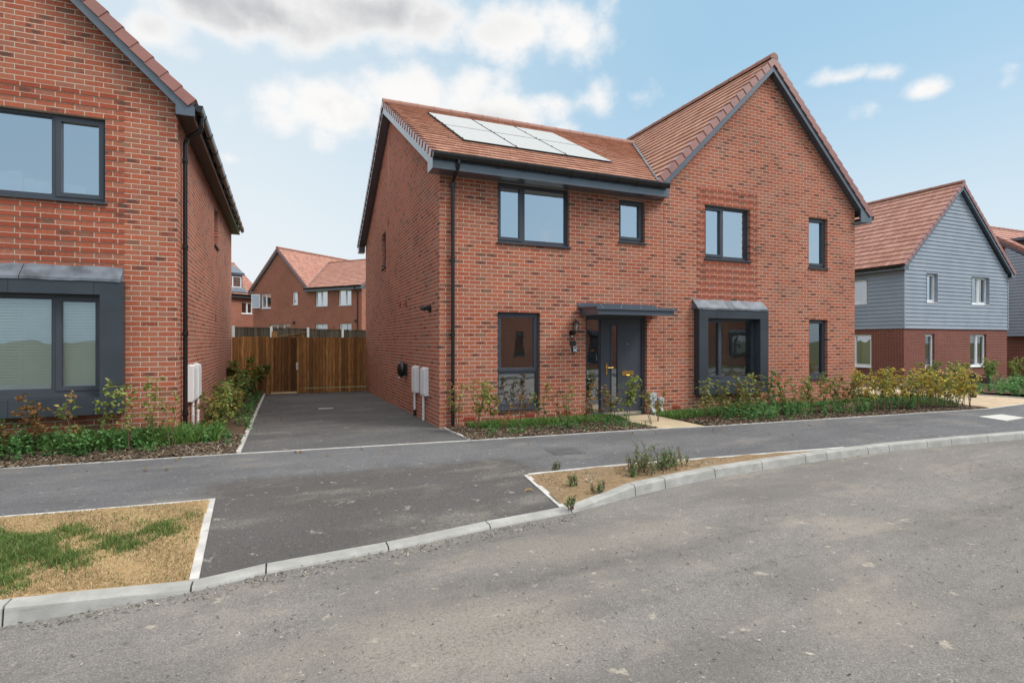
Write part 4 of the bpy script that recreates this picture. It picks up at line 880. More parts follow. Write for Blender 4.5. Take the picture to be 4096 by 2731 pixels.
def meter_box(x, y, side, z0, z1, lab, w=.40, dpt=.076, pipe_to=0., black=False):
    t = empty('meter_box', (x, y, 0), 0, lab, 'meter box', 'white meter boxes on the side walls')
    s = side; b = MB(); f = lambda q: (min(0, s*q), max(0, s*q))
    x0, x1 = f(dpt); b.hexa([(x0, -w/2, z0), (x1, -w/2, z0), (x1, w/2, z0), (x0, w/2, z0), (x0, -w/2, z1-(0.03 if s < 0 else 0)), (x1, -w/2, z1-(0.03 if s > 0 else 0)), (x1, w/2, z1-(0.03 if s > 0 else 0)), (x0, w/2, z1-(0.03 if s < 0 else 0))]); b.build('casing', M_WHITE, t, bevel=.012)
    d = MB(); a, c = sorted((s*dpt, s*(dpt+.008))); d.box(a, c, -w/2+.03, w/2-.03, z0+.03, z1-.06); a, c = sorted((s*(dpt+.008), s*(dpt+.012))); d.box(a, c, w/2-.07, w/2-.045, z1-.16, z1-.12); d.box(a, c, w/2-.07, w/2-.045, z0+.10, z0+.14); d.build('door', M_WHITE, t, bevel=.004)
    p = MB(); px = s*.04; p.tube([(px, .05, z0+.01), (px, .05, pipe_to+(.12 if black else 0))], .024, 10); p.tube([(px, .05, .28), (px, .05, .31)], .03, 10); pp = p.build('pipe', M_WHITE, t, smooth=False)
    if black: p = MB(); p.tube([(px, .05, .13), (px, .05, pipe_to)], .03, 10); p.build('pipe_foot', M_BLACKM, pp)
meter_box(0, 1.783, -1, .50, 1.055, 'white meter box on the main house side wall, the one next to the black charger', black=True, w=.375)
meter_box(0, 1.005, -1, .505, 1.055, 'white meter box on the main house side wall, the one next to the front corner', w=.39)
meter_box(LX, 1.155, 1, .55, 1.17, 'white meter box on the left house wall, the one beside the drainpipe', w=.42)
meter_box(LX, 1.775, 1, .55, 1.17, 'white meter box on the left house wall, the one farther from the drainpipe', w=.43)
t = empty('car_charger', (0, 2.86, .93), 0, 'black oval car charger on the side wall behind the white meter boxes', 'car charger')
mb = MB(); n = 20
def egg(x, sy, sz): return [(x, sy*math.cos(2*math.pi*i/n), sz*math.sin(2*math.pi*i/n)) for i in range(n)]
rings = [egg(-.06, .13, .15), egg(-.10, .16, .185), egg(-.15, .15, .175), egg(-.19, .11, .13), egg(-.205, .05, .06)]
for a, b in zip(rings, rings[1:]):
    for i in range(n): mb.poly([a[(i+1) % n], a[i], b[i], b[(i+1) % n]])
mb.poly(rings[-1][::-1]); mb.build('cover', M_BLACK, t, smooth=True)
mb = MB(); mb.box(-.062, 0, -.11, .12, -.13, .13); mb.build('back_plate', M_BLACKM, t, bevel=.01)
mb = MB(); mb.tube([(-.15, .0, -.16), (-.17, .0, -.19), (-.17, .0, -.21)], .02, 8); mb.build('socket', M_GREYP, t)
mb = MB(); mb.tube([(0, .65, 2.20), (-.03, .65, 2.20)], .075, 14); mb.tube([(-.03, .65, 2.20), (-.08, .65, 2.21), (-.13, .65, 2.20)], [.045, .05, .042], 12); mb.tube([(-.12, .65, 2.215), (-.15, .65, 2.19), (-.16, .65, 2.16)], [.055, .055, .05], 12)
tag(mb.build('vent_cowl', M_BLACKM), 'black flue cowl high on the side wall near the front corner', 'vent')
# porch lantern
t = empty('wall_lantern', (2.735, 0, 1.80), 0, 'black coach lantern with clear panes beside the front door', 'wall lamp')
mb = MB(); mb.tube([(-.02, 0, -.06), (-.02, -.03, -.06)], [.055, .05], 14); mb.tube([(-.02, -.03, -.10), (-.015, -.09, -.10), (0, -.13, -.06), (0, -.14, -.035)], [.014, .014, .012, .012], 8); mb.tube([(-.03, -.028, -.125), (-.03, -.055, -.135)], [.028, .022], 10); mb.build('bracket', M_BLACK, t)
c = (0, -.14, 0); mb = MB(); n = 6; g = MB()
for i in range(n):
    a, b = 2*math.pi*i/n, 2*math.pi*(i+1)/n; lo = lambda q: (.042*math.cos(q), -.14+.042*math.sin(q), -.03); hi = lambda q: (.068*math.cos(q), -.14+.068*math.sin(q), .115)
    mb.tube([lo(a), hi(a)], .005, 5); mb.tube([lo(a), lo(b)], .006, 5); mb.tube([hi(a), hi(b)], .006, 5); g.poly([lo(a), lo(b), hi(b), hi(a)])
mb.lathe(c, [(.085, .112), (.080, .125), (.050, .155), (.022, .178), (.016, .192), (.006, .20), (.012, .21), (.004, .225), (0, .228)], 12); mb.lathe(c, [(0, -.055), (.012, -.05), (.02, -.038), (.046, -.03), (0, -.028)], 12)
mb.build('cage', M_BLACK, t); g.build('pane', M_GLASSLOW, t); mb = MB(); mb.lathe(c, [(0, -.028), (.018, -.028), (.022, .03), (.02, .075), (.010, .09), (0, .092)], 10); mb.build('bulb', M_WHITE, t, smooth=True)
mb = MB(); mb.box(-.045, -.018, -.062, -.05, -.145, -.12); mb.build('sensor', M_WHITE, t)
mb = MB(); F.box(mb, 2.672, 2.814, 1.487, 1.577, .0, .008); tag(mb.build('house_number_plate', M_BLACKM, bevel=.002), 'blank dark house number plate under the porch lantern', 'number plate')
t = empty('key_safe', (2.765, 0, 1.415), 0, 'small grey and black key safe below the dark number plate', 'key safe')
mb = MB(); FX().box(mb, -.05, .05, -.06, .06, .001, .035); mb.build('casing', M_BLACKM, t, bevel=.008); mb = MB(); FX().box(mb, -.026, .047, -.053, .053, .035, .048); mb.build('door', M_GREYP, t, bevel=.006); mb = MB(); FX().box(mb, -.012, .034, .012, .034, .048, .052); mb.build('keypad', M_BLACKM, t)
for x, w, z0, z1, lb in ((4.665, .165, .305, .47, 'larger pale grey cable box at the wall foot right beside the front door'), (4.885, .115, .235, .36, 'smaller pale grey cable box next to the joint line, right of the larger one')):
    t = empty('cable_box', (x, 0, 0), 0, lb, 'cable box', 'grey cable entry boxes')
    mb = MB(); FX().box(mb, -w/2, w/2, z0, z1, .001, .075); mb.build('casing', M_GREYP, t, bevel=.02)
    mb = MB(); mb.hexa([(-w*.22, -.07, .13), (w*.22, -.07, .13), (w*.22, -.002, .13), (-w*.22, -.002, .13), (-w*.25, -.06, z0+.005), (w*.25, -.06, z0+.005), (w*.25, -.002, z0+.005), (-w*.25, -.002, z0+.005)])
    mb.hexa([(-w*.1, -.14, -.02), (w*.36, -.14, -.02), (w*.36, -.002, -.02), (-w*.1, -.002, -.02), (-w*.22, -.07, .129), (w*.22, -.07, .129), (w*.22, -.002, .129), (-w*.22, -.002, .129)]); mb.build('duct', M_GREYP, t)

# ------------------------------------------------------------------ fence, gate, rear fence, shed
def boards(mb, x0, x1, y, z0, z1, w=.1, seed=0):
    rd = random.Random(seed); x = x0; i = 0
    while x < x1-.01:
        e = min(x+w, x1); o = .022 if i % 2 else 0; dz = rd.uniform(-.004, .004)
        mb.hexa([(x-.006, y-.018-o, z0), (e+.006, y-.014-o, z0), (e+.006, y-o, z0), (x-.006, y-o, z0), (x-.006, y-.018-o, z1+dz), (e+.006, y-.014-o, z1+dz), (e+.006, y-o, z1+dz), (x-.006, y-o, z1+dz)]); x = e; i += 1
YF = 9.36
t = empty('timber_fence', (-3.5, YF, -.1), 0, 'brown close-board timber fence between the left wall and the gate', 'fence', 'close-board fences across the drive')
mb = MB(); boards(mb, -.42, .46, 0, .0, 1.82, seed=1); mb.build('boards', M_FENCE, t); mb = MB(); mb.box(-.56, -.43, -.01, .09, -.05, 1.80); mb.box(.46, .54, -.03, .09, -.05, 1.81); mb.build('post', M_FENCE, t)
t = empty('timber_fence', (-1., YF, -.1), 0, 'brown close-board timber fence between the gate and the main house wall', 'fence', 'close-board fences across the drive')
mb = MB(); boards(mb, -.98, .985, 0, .165, 1.80, seed=2); mb.build('boards', M_FENCE, t); mb = MB(); mb.box(-.98, .985, -.03, .02, .0, .14); mb.build('gravel_board', M_FENCE, t)
mb = MB(); mb.box(-1.18, -.985, -.045, .06, -.05, 1.80); mb.build('post', M_FENCE, t)
t = empty('timber_gate', (-2.55, YF, -.1), 0, 'brown boarded timber side gate with a white latch plate', 'gate')
mb = MB(); boards(mb, -.32, .36, .025, .06, 1.795, .095, seed=3); mb.build('boards', M_GATE, t); mb = MB(); mb.box(-.415, -.325, -.02, .03, .05, 1.80); mb.build('stile', M_FENCE, t)
mb = MB(); mb.box(.345, .40, -.058, -.046, .76, .99); mb.tube([(.372, -.06, .94), (.372, -.085, .94)], .012, 8); mb.tube([(.372, -.085, .94), (.372, -.085, .85)], .007, 6); mb.build('latch', M_WHITE, t)
mb = MB(); mb.box(-.40, .44, -.03, .03, -.01, .052); mb.build('sunlit_gap_strip', M_SUNGAP, t)  # strip coloured as the sunlit ground showing under the gate
t = empty('garden_shed', (-2.42, YF+.55, -.1), 0, 'pale new timber shed roof showing above the side gate', 'shed')
mb = MB(); mb.prism([(-.48, 0), (.48, 0), (.48, 1.93), (-.48, 1.74)], 'y', .06, 1.0); mb.build('walls', M_PALE, t)
mb = MB(); mb.prism([(-.56, 1.765), (.53, 1.975), (.53, 2.00), (-.56, 1.79)], 'y', -.02, 1.05); mb.build('roof', M_WHITEM if False else M_PALE, t)
mb = MB(); mb.box(-.52, -.36, .02, .055, 1.80, 1.99); mb.build('corner_batten', M_PALE, t)
FP = [(-4.59, 17.208), (-3.08, 17.766), (-1.476, 18.392), (.177, 18.998), (1.83, 19.6)]; gz0 = .35
t = empty('rear_fence', (0, 0, 0), 0, 'dark weathered fence panels between concrete posts in front of the rear houses', 'fence')
pb = MB(); cb = MB()
for i, ((xa, ya), (xb, yb)) in enumerate(zip(FP, FP[1:])):
    U_ = Vector((xb-xa, yb-ya, 0)); L_ = U_.length; f = FR((xa, ya, 0), U_); zt = 2.21-.015*i
    u = .06; k = 0
    while u < L_-.07:
        e = min(u+.13, L_-.06); f.box(pb, u, e-.002, .2, zt-.045, -.02, .0 if k % 2 else .012); u = e; k += 1
    f.box(pb, .06, L_-.06, zt-.04, zt, -.03, .03)
for i, (xa, ya) in enumerate(FP):
    f = FR((xa, ya, 0), Vector((1.6, .6, 0))); f.box(cb, -.055, .055, .2, 2.26-.012*i, -.05, .05)
    p_ = cb.build('concrete_post', M_POST, t); cb = MB()
pb.build('panel', M_OLDF, t)

# ------------------------------------------------------------------ ground: pavement, drive, road, kerb, verges, beds
YBK = [(-60, 2), (-12, -.70), (-5.83, -1.02), (-3.24, -1.15), (.13, -1.45), (3.63, -1.66), (4.57, -1.785), (8.5, -2.02), (12.30, -2.24), (13.2, -2.16), (14.46, -2.01), (18, -1.5), (30, .5), (60, 6)]
YKB = [(-60, -7), (-12, -5.75), (-6, -5.48), (-4.2, -5.40), (-3.74, -5.375), (-3.2, -5.32), (-2.75, -5.20), (-1.8, -5.10), (-.85, -4.925), (.05, -4.81), (1.0, -4.55), (1.49, -4.44), (2.4, -4.27), (3.5, -4.17), (4.63, -4.09), (6.0, -4.06), (7.5, -4.11), (9.45, -4.25), (14, -4.55), (20, -4.6), (60, 0)]
KZ = [(-60, -.04), (-4.1, -.04), (-3.2, -.125), (.05, -.125), (1.0, -.04), (60, -.04)]
yb_ = lambda x: lerp_tab(YBK, x); yk_ = lambda x: lerp_tab(YKB, x)+.125; kz_ = lambda x: lerp_tab(KZ, x)
def gz(x, y):
    t = min(1, max(0, (yb_(x)-y)/(yb_(x)-yk_(x)))); return -.02*min(1, t/.6) if t < .6 else -.02+(kz_(x)-.004+.02)*((t-.6)/.4)
ZR = -.157
xs = sorted(set([-60, -40, -25, -16, -12, -9, -7, -6]+[round(-5+.25*i, 2) for i in range(0, 81)]+[16, 17, 18, 20, 24, 30, 40, 60]))
def strip(name, mat, f0, f1, fz, n):
    mb = MB()
    for a, b in zip(xs, xs[1:]):
        for k in range(n):
            q = []
            for x, t in ((a, k/n), (b, k/n), (b, (k+1)/n), (a, (k+1)/n)):
                y = f0(x)+(f1(x)-f0(x))*t; q.append((x, y, fz(x, y)))
            mb.poly(q)
    o = mb.build(name, mat); o['kind'] = 'structure'; return o
strip('pavement', M_PAVE, yk_, yb_, gz, 10)
strip('road', M_ROAD, lambda x: -13.0, lambda x: yk_(x)-.02, lambda x, y: ZR, 4)
o = sheet('opposite_pavement', [(-60, -16, -.03), (60, -16, -.03), (60, -13.001, -.05), (-60, -13.001, -.05)], M_PAVE, kind='structure')
mb = MB(); mb.box(-60, 60, -13.13, -13.0, -.3, -.035); o = mb.build('opposite_kerb', M_CONC); o['kind'] = 'structure'
# one sheet out to the horizon; it climbs gently behind the houses
mb = MB(); gx = [-900, -300, -120, -60, -30, -10, 9, 14, 40, 80, 300, 900]; gy = [-900, -300, -100, -50, -25, -12, 9.6, 13, 18, 24, 30, 60, 120, 300, 900]
def gh(x, y): return -.27+(min(1, max(0, (y-9.6)/20))*1.07+(.12 if y > 9.5 else 0))*(1 if x < 11 else 0)
for a, b in zip(gx, gx[1:]):
    for c, e in zip(gy, gy[1:]): mb.poly([(x, y, gh(x, y)) for x, y in ((a, c), (b, c), (b, e), (a, e))])
o = mb.build('ground', M_GROUND); o['kind'] = 'structure'
mb = MB()
for i in range(12):
    y0, y1 = (i/12), ((i+1)/12); p = lambda x, t: (x, yb_(x)+.0+(9.5-yb_(x))*t, -.004-.0105*max(0, yb_(x)+(9.5-yb_(x))*t))
    for k in range(4):
        xa, xb = -3.17+(3.22)*k/4, -3.17+(3.22)*(k+1)/4; mb.poly([p(xa, y0), p(xb, y0), p(xb, y1), p(xa, y1)])
o = mb.build('driveway', M_DRIVE); o['kind'] = 'structure'
# kerb stones laid end to end along the road
mb = MB(); cur = -11.6; pts = []
def kp(x): return Vector((x, lerp_tab(YKB, x), 0))
joints = [-14+.9*i for i in range(11)]+[-4.20, -3.22, -2.75, -1.83, -.87, .05, 1.0, 1.50, 2.41, 3.3, 4.2, 4.67, 5.6, 6.1, 7.0, 7.6, 8.5, 9.4, 10.3]+[11.2+.9*i for i in range(12)]
for a, b in zip(joints, joints[1:]):
    ns = 3
    for s in range(ns):
        xa = a+(b-a)*s/ns+(.006 if s == 0 else 0); xb = a+(b-a)*(s+1)/ns-(.006 if s == ns-1 else 0)
        A, B = kp(xa), kp(xb); za, zb = kz_(xa), kz_(xb); w = .125
        # half-batter profile: sloping face, eased top arris
        prof = lambda P, z: [P+Vector((0, -.012, -.34)), P+Vector((0, -.012, ZR-.01)), P+Vector((0, .002, min(z-.016, ZR+.5*(z-ZR)+.03))), P+Vector((0, .006, z-.014)), P+Vector((0, .018, z-.002)), P+Vector((0, w, z)), P+Vector((0, w, -.34))]
        pa, pb = prof(A, za), prof(B, zb)
        for j in range(6): mb.poly([pa[j], pb[j], pb[j+1], pa[j+1]][::-1])
        if s == 0: mb.poly(pa)
        if s == ns-1: mb.poly(pb[::-1])
o = mb.build('kerb', M_CONC); o['kind'] = 'structure'
mb = MB(); xs2 = [x for x in xs if -16 < x < 20]
for a, b in zip(xs2, xs2[1:]):
    A, B = kp(a), kp(b); mb.hexa([A+Vector((0, .014, -.3)), B+Vector((0, .014, -.3)), B+Vector((0, .11, -.3)), A+Vector((0, .11, -.3)), A+Vector((0, .014, kz_(a)-.02)), B+Vector((0, .014, kz_(b)-.02)), B+Vector((0, .11, kz_(b)-.012)), A+Vector((0, .11, kz_(a)-.012))])
o = mb.build('kerb_bedding', M_MULCH); o['kind'] = 'structure'
# thin concrete edgings
eb = MB()
def edging(p, q, w=.05, h=.012, fz=None, seg=.9):
    p = Vector(p); q = Vector(q); d = q-p; L_ = d.length; n = max(1, round(L_/seg)); dn = d.normalized()
    for i in range(n):
        a = p+d*(i/n)+dn*.003; b = p+d*((i+1)/n)-dn*.003; sd = Vector((-dn.y, dn.x, 0))*w/2
        z = lambda v: (fz(v.x, v.y) if fz else v.z)+h
        q8 = []
        for zz in (None, 1):
            for v in (a-sd, b-sd, b+sd, a+sd): q8.append(Vector((v.x, v.y, (z(v) if zz else -.2))))
        eb.hexa(q8)
for (xa, ya), (xb, yb) in zip(YBK[1:8], YBK[2:9]): edging((xa, ya+.022, 0), (xb, yb+.022, 0), fz=lambda x, y: 0, h=.010 if xa < -3.3 or xa > .1 else .006)
edging((12.30, -2.22, 0), (14.46, -1.99, 0), fz=lambda x, y: 0, h=.004); edging((14.46, -1.99, 0), (18, -1.48, 0), fz=lambda x, y: 0, h=.004)
edging((-3.20, -1.10, 0), (-3.13, 9.3, 0), w=.06, fz=lambda x, y: -.0105*max(0, y), h=.03)
edging((.085, -.02, 0), (.13, -1.42, 0), fz=lambda x, y: 0)
VL = [(-12, -3.05), (-7, -3.22), (-4.98, -3.335), (-4.25, -3.40), (-3.285, -3.455)]
for a, b in zip(VL, VL[1:]): edging((*a, 0), (*b, 0), fz=gz, h=.012)
edging((-3.285, -3.43, 0), (-3.215, -5.21, 0), w=.06, fz=gz, h=.014)
VR = [(.09, -3.655), (1.65, -3.715), (3.44, -3.85), (5.2, -3.975)]
for a, b in zip(VR, VR[1:]): edging((*a, 0), (*b, 0), fz=gz, h=.014)
edging((.065, -3.66, 0), (.0, -4.71, 0), w=.065, fz=gz, h=.012)
edging((16.24, -.1, 0), (16.32, -1.2, 0), fz=lambda x, y: 0, h=.02); edging((16.4, 1.2, 0), (16.24, -.1, 0), fz=lambda x, y: 0, h=.02); edging((16.2, 3.0, 0), (16.4, 1.2, 0), fz=lambda x, y: 0, h=.02); edging((16.32, -1.2, 0), (18.3, -1.35, 0), fz=lambda x, y: 0, h=.02)
o = eb.build('edging', M_EDGE); o['kind'] = 'structure'
def ground_patch(name, poly, mat, fz, n=14):
    """irregular ground sheet: grid clipped to a convex polygon"""
    mb = MB()
    for poly in (poly if isinstance(poly[0][0], (tuple, list)) else [poly]):
        x0, x1 = min(p[0] for p in poly), max(p[0] for p in poly); y0, y1 = min(p[1] for p in poly), max(p[1] for p in poly)
        for i in range(n):
            for j in range(n):
                a, b = x0+(x1-x0)*i/n, x0+(x1-x0)*(i+1)/n; c, e = y0+(y1-y0)*j/n, y0+(y1-y0)*(j+1)/n
                q = clip([(a, c), (b, c), (b, e), (a, e)], poly)
                if len(q) > 2: mb.poly([(x, y, fz(x, y)) for x, y in q])
    o = mb.build(name, mat, smooth=True); o['kind'] = 'structure'; return o
wob = lambda x, y: .012*math.sin(x*5.1+y*3.)*math.cos(y*7.3-x*2.)
VLP = [(-12, -5.60), (-6, -5.35), (-4.2, -5.27), (-3.25, -5.20), (-3.315, -3.47), (-4.98, -3.36), (-12, -3.08)]
TV = [(-12, -5.63, -3.1), (-6, -5.36, -3.30), (-4.2, -5.28, -3.42), (-3.74, -5.255, -3.45), (-3.30, -5.215, -3.475), (-3.245, -5.21, -5.19)]
def to_kerb(x, y, z):
    t = min(1, max(0, (y-yk_(x))/.13)); return (kz_(x)-.004)*(1-t)+z*t
ground_patch('verge_turf', [[(a[0], a[1]), (b[0], b[1]), (b[0], b[2]), (a[0], a[2])] for a, b in zip(TV, TV[1:])], M_DRY, lambda x, y: to_kerb(x, y, max(gz(x, y), kz_(x)-.01)+.010+.006*math.sin(9*x+7*y)), 12)
SV = [(.04, -4.70, -3.69), (1.0, -4.44, -3.725), (1.49, -4.335, -3.75), (2.4, -4.165, -3.80), (3.5, -4.065, -3.885), (5.1, -3.985, -3.975)]
ground_patch('verge_soil', [[(a[0]-(.035 if a[0] < .1 else 0), a[1]), (b[0], b[1]), (b[0], b[2]), (a[0]+(.03 if a[0] < .1 else 0), a[2])] for a, b in zip(SV, SV[1:])], M_SOIL, lambda x, y: to_kerb(x, y, max(gz(x, y), -.10)+.016+.010*math.sin(11*x+5*y)*math.cos(9*y)), 14)
bedz = lambda x, y: .012+wob(x, y)
lbz = lambda x, y: .01+max(0, min(1, (y+1.05)/.9))*.13+wob(x, y)
ground_patch('left_bed', [(-12, -.68), (-3.24, -1.125), (-3.19, 0.5), (-4.0, .5), (-12, 0)], M_MULCH, lbz, 24)
ground_patch('left_side_bed', [(-4.10, .499), (-3.19, .499), (-3.15, 9.3), (-4.10, 9.3)], M_MULCH, lambda x, y: .03-.012*y+wob(x, y), 20)
ground_patch('front_bed', [(.11, -1.42), (3.60, -1.63), (3.56, .01), (.09, .01)], M_MULCH, bedz, 24)
ground_patch('right_bed', [(4.60, -1.76), (12.3, -2.21), (12.75, -2.17), (13.4, -.5), (13.2, .6), (11., .02), (4.62, .01)], M_MULCH, bedz, 24)
ground_patch('house_side_lawn', [(11.1, .0), (13.2, .6), (12.6, 9.4), (11.1, 9.4)], M_TURF, lambda x, y: 0., 8)
sheet('path', [(3.58, -1.65, .004), (4.58, -1.77, .004), (4.60, .0, .012), (3.56, .0, .012)], M_SLAB, kind='structure')
sheet('block_paving', [(12.3, -2.21, -.012), (14.46, -1.985, -.012), (18, -1.47, -.012), (16.3, -1.2, -.012), (16.22, -.1, -.012), (16.38, 1.2, -.012), (16.1, 4.2, -.012), (12.4, 4.2, -.012)], M_BLOCK, kind='structure')
ground_patch('far_front_bed', [(16.1, 4.2), (16.4, 1.2), (18.3, -1.34), (34, 1.0), (34, 7.), (21.4, 5.2), (16.1, 9)], M_MULCH, lambda x, y: 0., 10)
# drain channel, covers
t = empty('drain_channel', (-1.66, 4.22, -.044), 0, 'short galvanised drain grating set in the dark drive', 'drain grating')
mb = MB(); mb.box(-.17, .17, -.065, -.045, -.02, .006); mb.box(-.17, .17, .045, .065, -.02, .006)
for i in range(7): mb.box(-.17+i*.053, -.148+i*.053, -.045, .045, -.02, .005)
mb.build('grate', M_STEEL, t); mb = MB(); mb.box(-.168, .168, -.044, .044, -.03, -.006); mb.build('sump', M_BLACKM, t)
t = empty('manhole_cover', (1.12, -2.68, gz(1.12, -2.68)), R(-4), 'dark iron access cover sunk in the pavement before the front bed', 'access cover')
mb = MB(); mb.box(-.24, .24, -.21, .21, -.02, .006); mb.build('frame', M_IRON, t); mb = MB(); mb.box(-.20, .20, -.17, .17, .0, .009)
for i in range(8):
    for j in range(7): mb.box(-.18+.047*i, -.155+.047*i, -.155+.046*j, -.13+.046*j, .009, .0115)
mb.build('lid', M_IRON, t)
mb = MB(); mb.hexa([(10.67, -3.42, -.04), (11.53, -3.33, -.04), (11.66, -2.88, -.04), (10.79, -2.89, -.04), (10.67, -3.42, gz(10.67, -3.42)+.012), (11.53, -3.33, gz(11.5, -3.33)+.012), (11.66, -2.88, gz(11.66, -2.88)+.012), (10.79, -2.89, gz(10.8, -2.89)+.012)])
tag(mb.build('access_slab', M_WSLAB, bevel=.004), 'white concrete slab cover set in the far pavement', 'slab cover')
# low black rail by the block paving
P1, P2 = Vector((15.38, -.45, 0)), Vector((15.95, .85, 0)); dr = (P1-P2).normalized()
t = empty('knee_rail_fence', (0, 0, 0), 0, 'low black timber knee rail beside the buff block paving', 'rail fence')
for p in (P1, P2):
    mb = MB(); mb.bar(p-Z*.1, p+Z*.66, .14, .14, up=Vector((1, .3, 0))); mb.build('post', M_RAIL, t)
mb = MB(); mb.bar(P2-dr*.5+Z*.50+Vector((-.09, -.04, 0)), P1+dr*.55+Z*.50+Vector((-.09, -.04, 0)), .045, .15); mb.build('rail', M_RAIL, t)

# ------------------------------------------------------------------ plants
PAL = {'lime': [(.28, .36, .08), (.36, .41, .11), (.20, .29, .06), (.44, .43, .14)], 'green': [(.12, .22, .05), (.17, .28, .07), (.09, .18, .04), (.24, .33, .08)],
       'mixed': [(.30, .34, .08), (.19, .27, .06), (.44, .33, .10), (.38, .21, .08), (.14, .21, .05)], 'brown': [(.36, .17, .06), (.30, .13, .045), (.42, .23, .10), (.20, .17, .05)],
       'gold': [(.75, .60, .10), (.66, .56, .10), (.50, .50, .10), (.78, .54, .10), (.38, .42, .09), (.62, .36, .08)], 'laurel': [(.17, .23, .03), (.30, .31, .06), (.09, .15, .025), (.36, .33, .08)],
       'nettle': [(.12, .28, .09), (.16, .34, .11), (.085, .21, .065), (.21, .38, .12)], 'grey': [(.20, .28, .13), (.16, .24, .10), (.25, .32, .15), (.30, .34, .14)]}
def leaves(P, n, ln, wd, pal, droop=.2, up=None):
    """n leaves on points P: folded pointed leaves of 6 vertices"""
    idx = rng.integers(0, len(P), n); B = P[idx]+rng.normal(0, .012, (n, 3))
    th = rng.uniform(0, 2*np.pi, n); ph = rng.normal(.15-droop, .45, n)
    D = np.c_[np.cos(th)*np.cos(ph), np.sin(th)*np.cos(ph), np.sin(ph)]
    r = rng.normal(0, .5, (n, 3))+np.array([0, 0, 1.]); Sd = np.cross(D, r); Sd /= np.linalg.norm(Sd, axis=1)[:, None]; Nn = np.cross(Sd, D)
    l = ln*rng.uniform(.6, 1.2, n)[:, None]; w = wd*rng.uniform(.7, 1.15, n)[:, None]
    v = np.stack([B, B+D*l*.35+Sd*w+Nn*w*.35, B+D*l*.72+Sd*w*.72+Nn*w*.2-Nn*l*.06, B+D*l-Nn*l*.16, B+D*l*.72-Sd*w*.72+Nn*w*.2-Nn*l*.06, B+D*l*.35-Sd*w+Nn*w*.35], 1)
    base = np.arange(n)[:, None]*6; Fq = np.concatenate([base+np.array([[0, 1, 2, 3]]), base+np.array([[0, 3, 4, 5]])], 0)
    C = np.array(pal)[rng.integers(0, len(pal), n)]*rng.uniform(.75, 1.2, (n, 1)); C = np.repeat(C, 6, 0)
    return v.reshape(-1, 3), Fq, C
NSH = [0]
def shrub(x, y, z, h, pal, nl, label, group, spread=.16, stems=2, ln=.062, wd=.021, lean=0., name='shrub', low=.35, cat='shrub', leany=0., droop=.3, base=.02, vary=.78):
    NSH[0] += 1; t = empty(name, (x, y, z), 0, label, cat, group); rd = random.Random(NSH[0]*17)
    sb = MB(); pts = []
    for k in range(stems):
        a = rd.uniform(0, 6.28); sp = spread*rd.uniform(.3, 1.); hh = h*rd.uniform(vary, 1.) if k else h
        b0 = Vector((rd.uniform(-base, base), rd.uniform(-base, base)*.6, -.03)); cur = [b0]; n = 7
        for i in range(1, n+1):
            f = i/n; cur.append(Vector((b0.x+lean*f+sp*math.cos(a)*f**1.3+rd.uniform(-.015, .015), b0.y+leany*f+sp*math.sin(a)*f**1.3+rd.uniform(-.015, .015), hh*f*.97)))
        sb.tube(cur, [.0075*(1-.75*i/n) for i in range(n+1)], 5, cap=False)
        for i in range(2, n+1):
            f = i/n
            if f < low: continue
            for _ in range(2):
                q = cur[i]; b = rd.uniform(0, 6.28); L_ = rd.uniform(.05, .17)*(1.15-f*.5)*(h/.7); e = q+Vector((math.cos(b)*L_, math.sin(b)*L_, rd.uniform(.0, .09)))
                sb.tube([q, (q+e)/2+Vector((0, 0, .01)), e], [.003, .0025, .0015], 4, cap=False)
                pts += [tuple(q.lerp(e, s)) for s in (.25, .5, .75, .9, 1., 1.)]
            pts += [tuple(cur[i])]*1
    sb.build('stem', M_STEM, t)
    V, Fq, C = leaves(np.array(pts), int(nl*1.7), ln, wd, PAL[pal], droop); npmesh('foliage', V, Fq, C, M_LEAF, t); return t
KP = 4096/2352
def unproj(px, py, z):
    a = (px*KP-2048)/FPX; b = -(py*KP-1365.5)/FPX; d = Vector((a*math.cos(YAW)+math.sin(YAW), -a*math.sin(YAW)+math.cos(YAW), b)); t = (z-CAM.z)/d.z; return CAM+d*t, t
ORD = ['first', 'second', 'third', 'fourth', 'fifth', 'sixth', 'seventh', 'eighth', 'ninth', 'tenth', 'eleventh', 'twelfth', 'thirteenth', 'fourteenth', 'fifteenth', 'sixteenth', 'seventeenth', 'eighteenth', 'nineteenth', 'twentieth']
LOOK = {'lime': 'lime leaved', 'green': 'green leaved', 'mixed': 'green and russet', 'brown': 'brown withered', 'gold': 'golden leaved', 'laurel': 'glossy yellow green'}
def row(items, z, group, where, fz=None, ypl=None):
    for i, it in enumerate(items):
        px, py, top, pal, nl = it[:5]; k = it[5] if len(it) > 5 else {}
        p, t = unproj(px, py, z)
        if ypl is not None:     # stem foot hidden by the weeds: it stands on the line y = ypl
            a = (px*KP-2048)/FPX; yy = ypl+.12*math.sin(i*2.7); t = (yy-CAM.y)/(-a*math.sin(YAW)+math.cos(YAW)); p = Vector((CAM.x+t*(a*math.cos(YAW)+math.sin(YAW)), yy, z))
        zz = fz(p.x, p.y) if fz else z; h = (CAM.z-(top*KP-1365.5)/FPX*t-zz) if ypl is not None else (py-top)*KP/FPX*t
        shrub(p.x, p.y, zz, h, pal, nl, f"{'thin' if nl < 70 else 'bushy'} {LOOK[pal]} young shrub, {ORD[i]} {where}", group, **k)
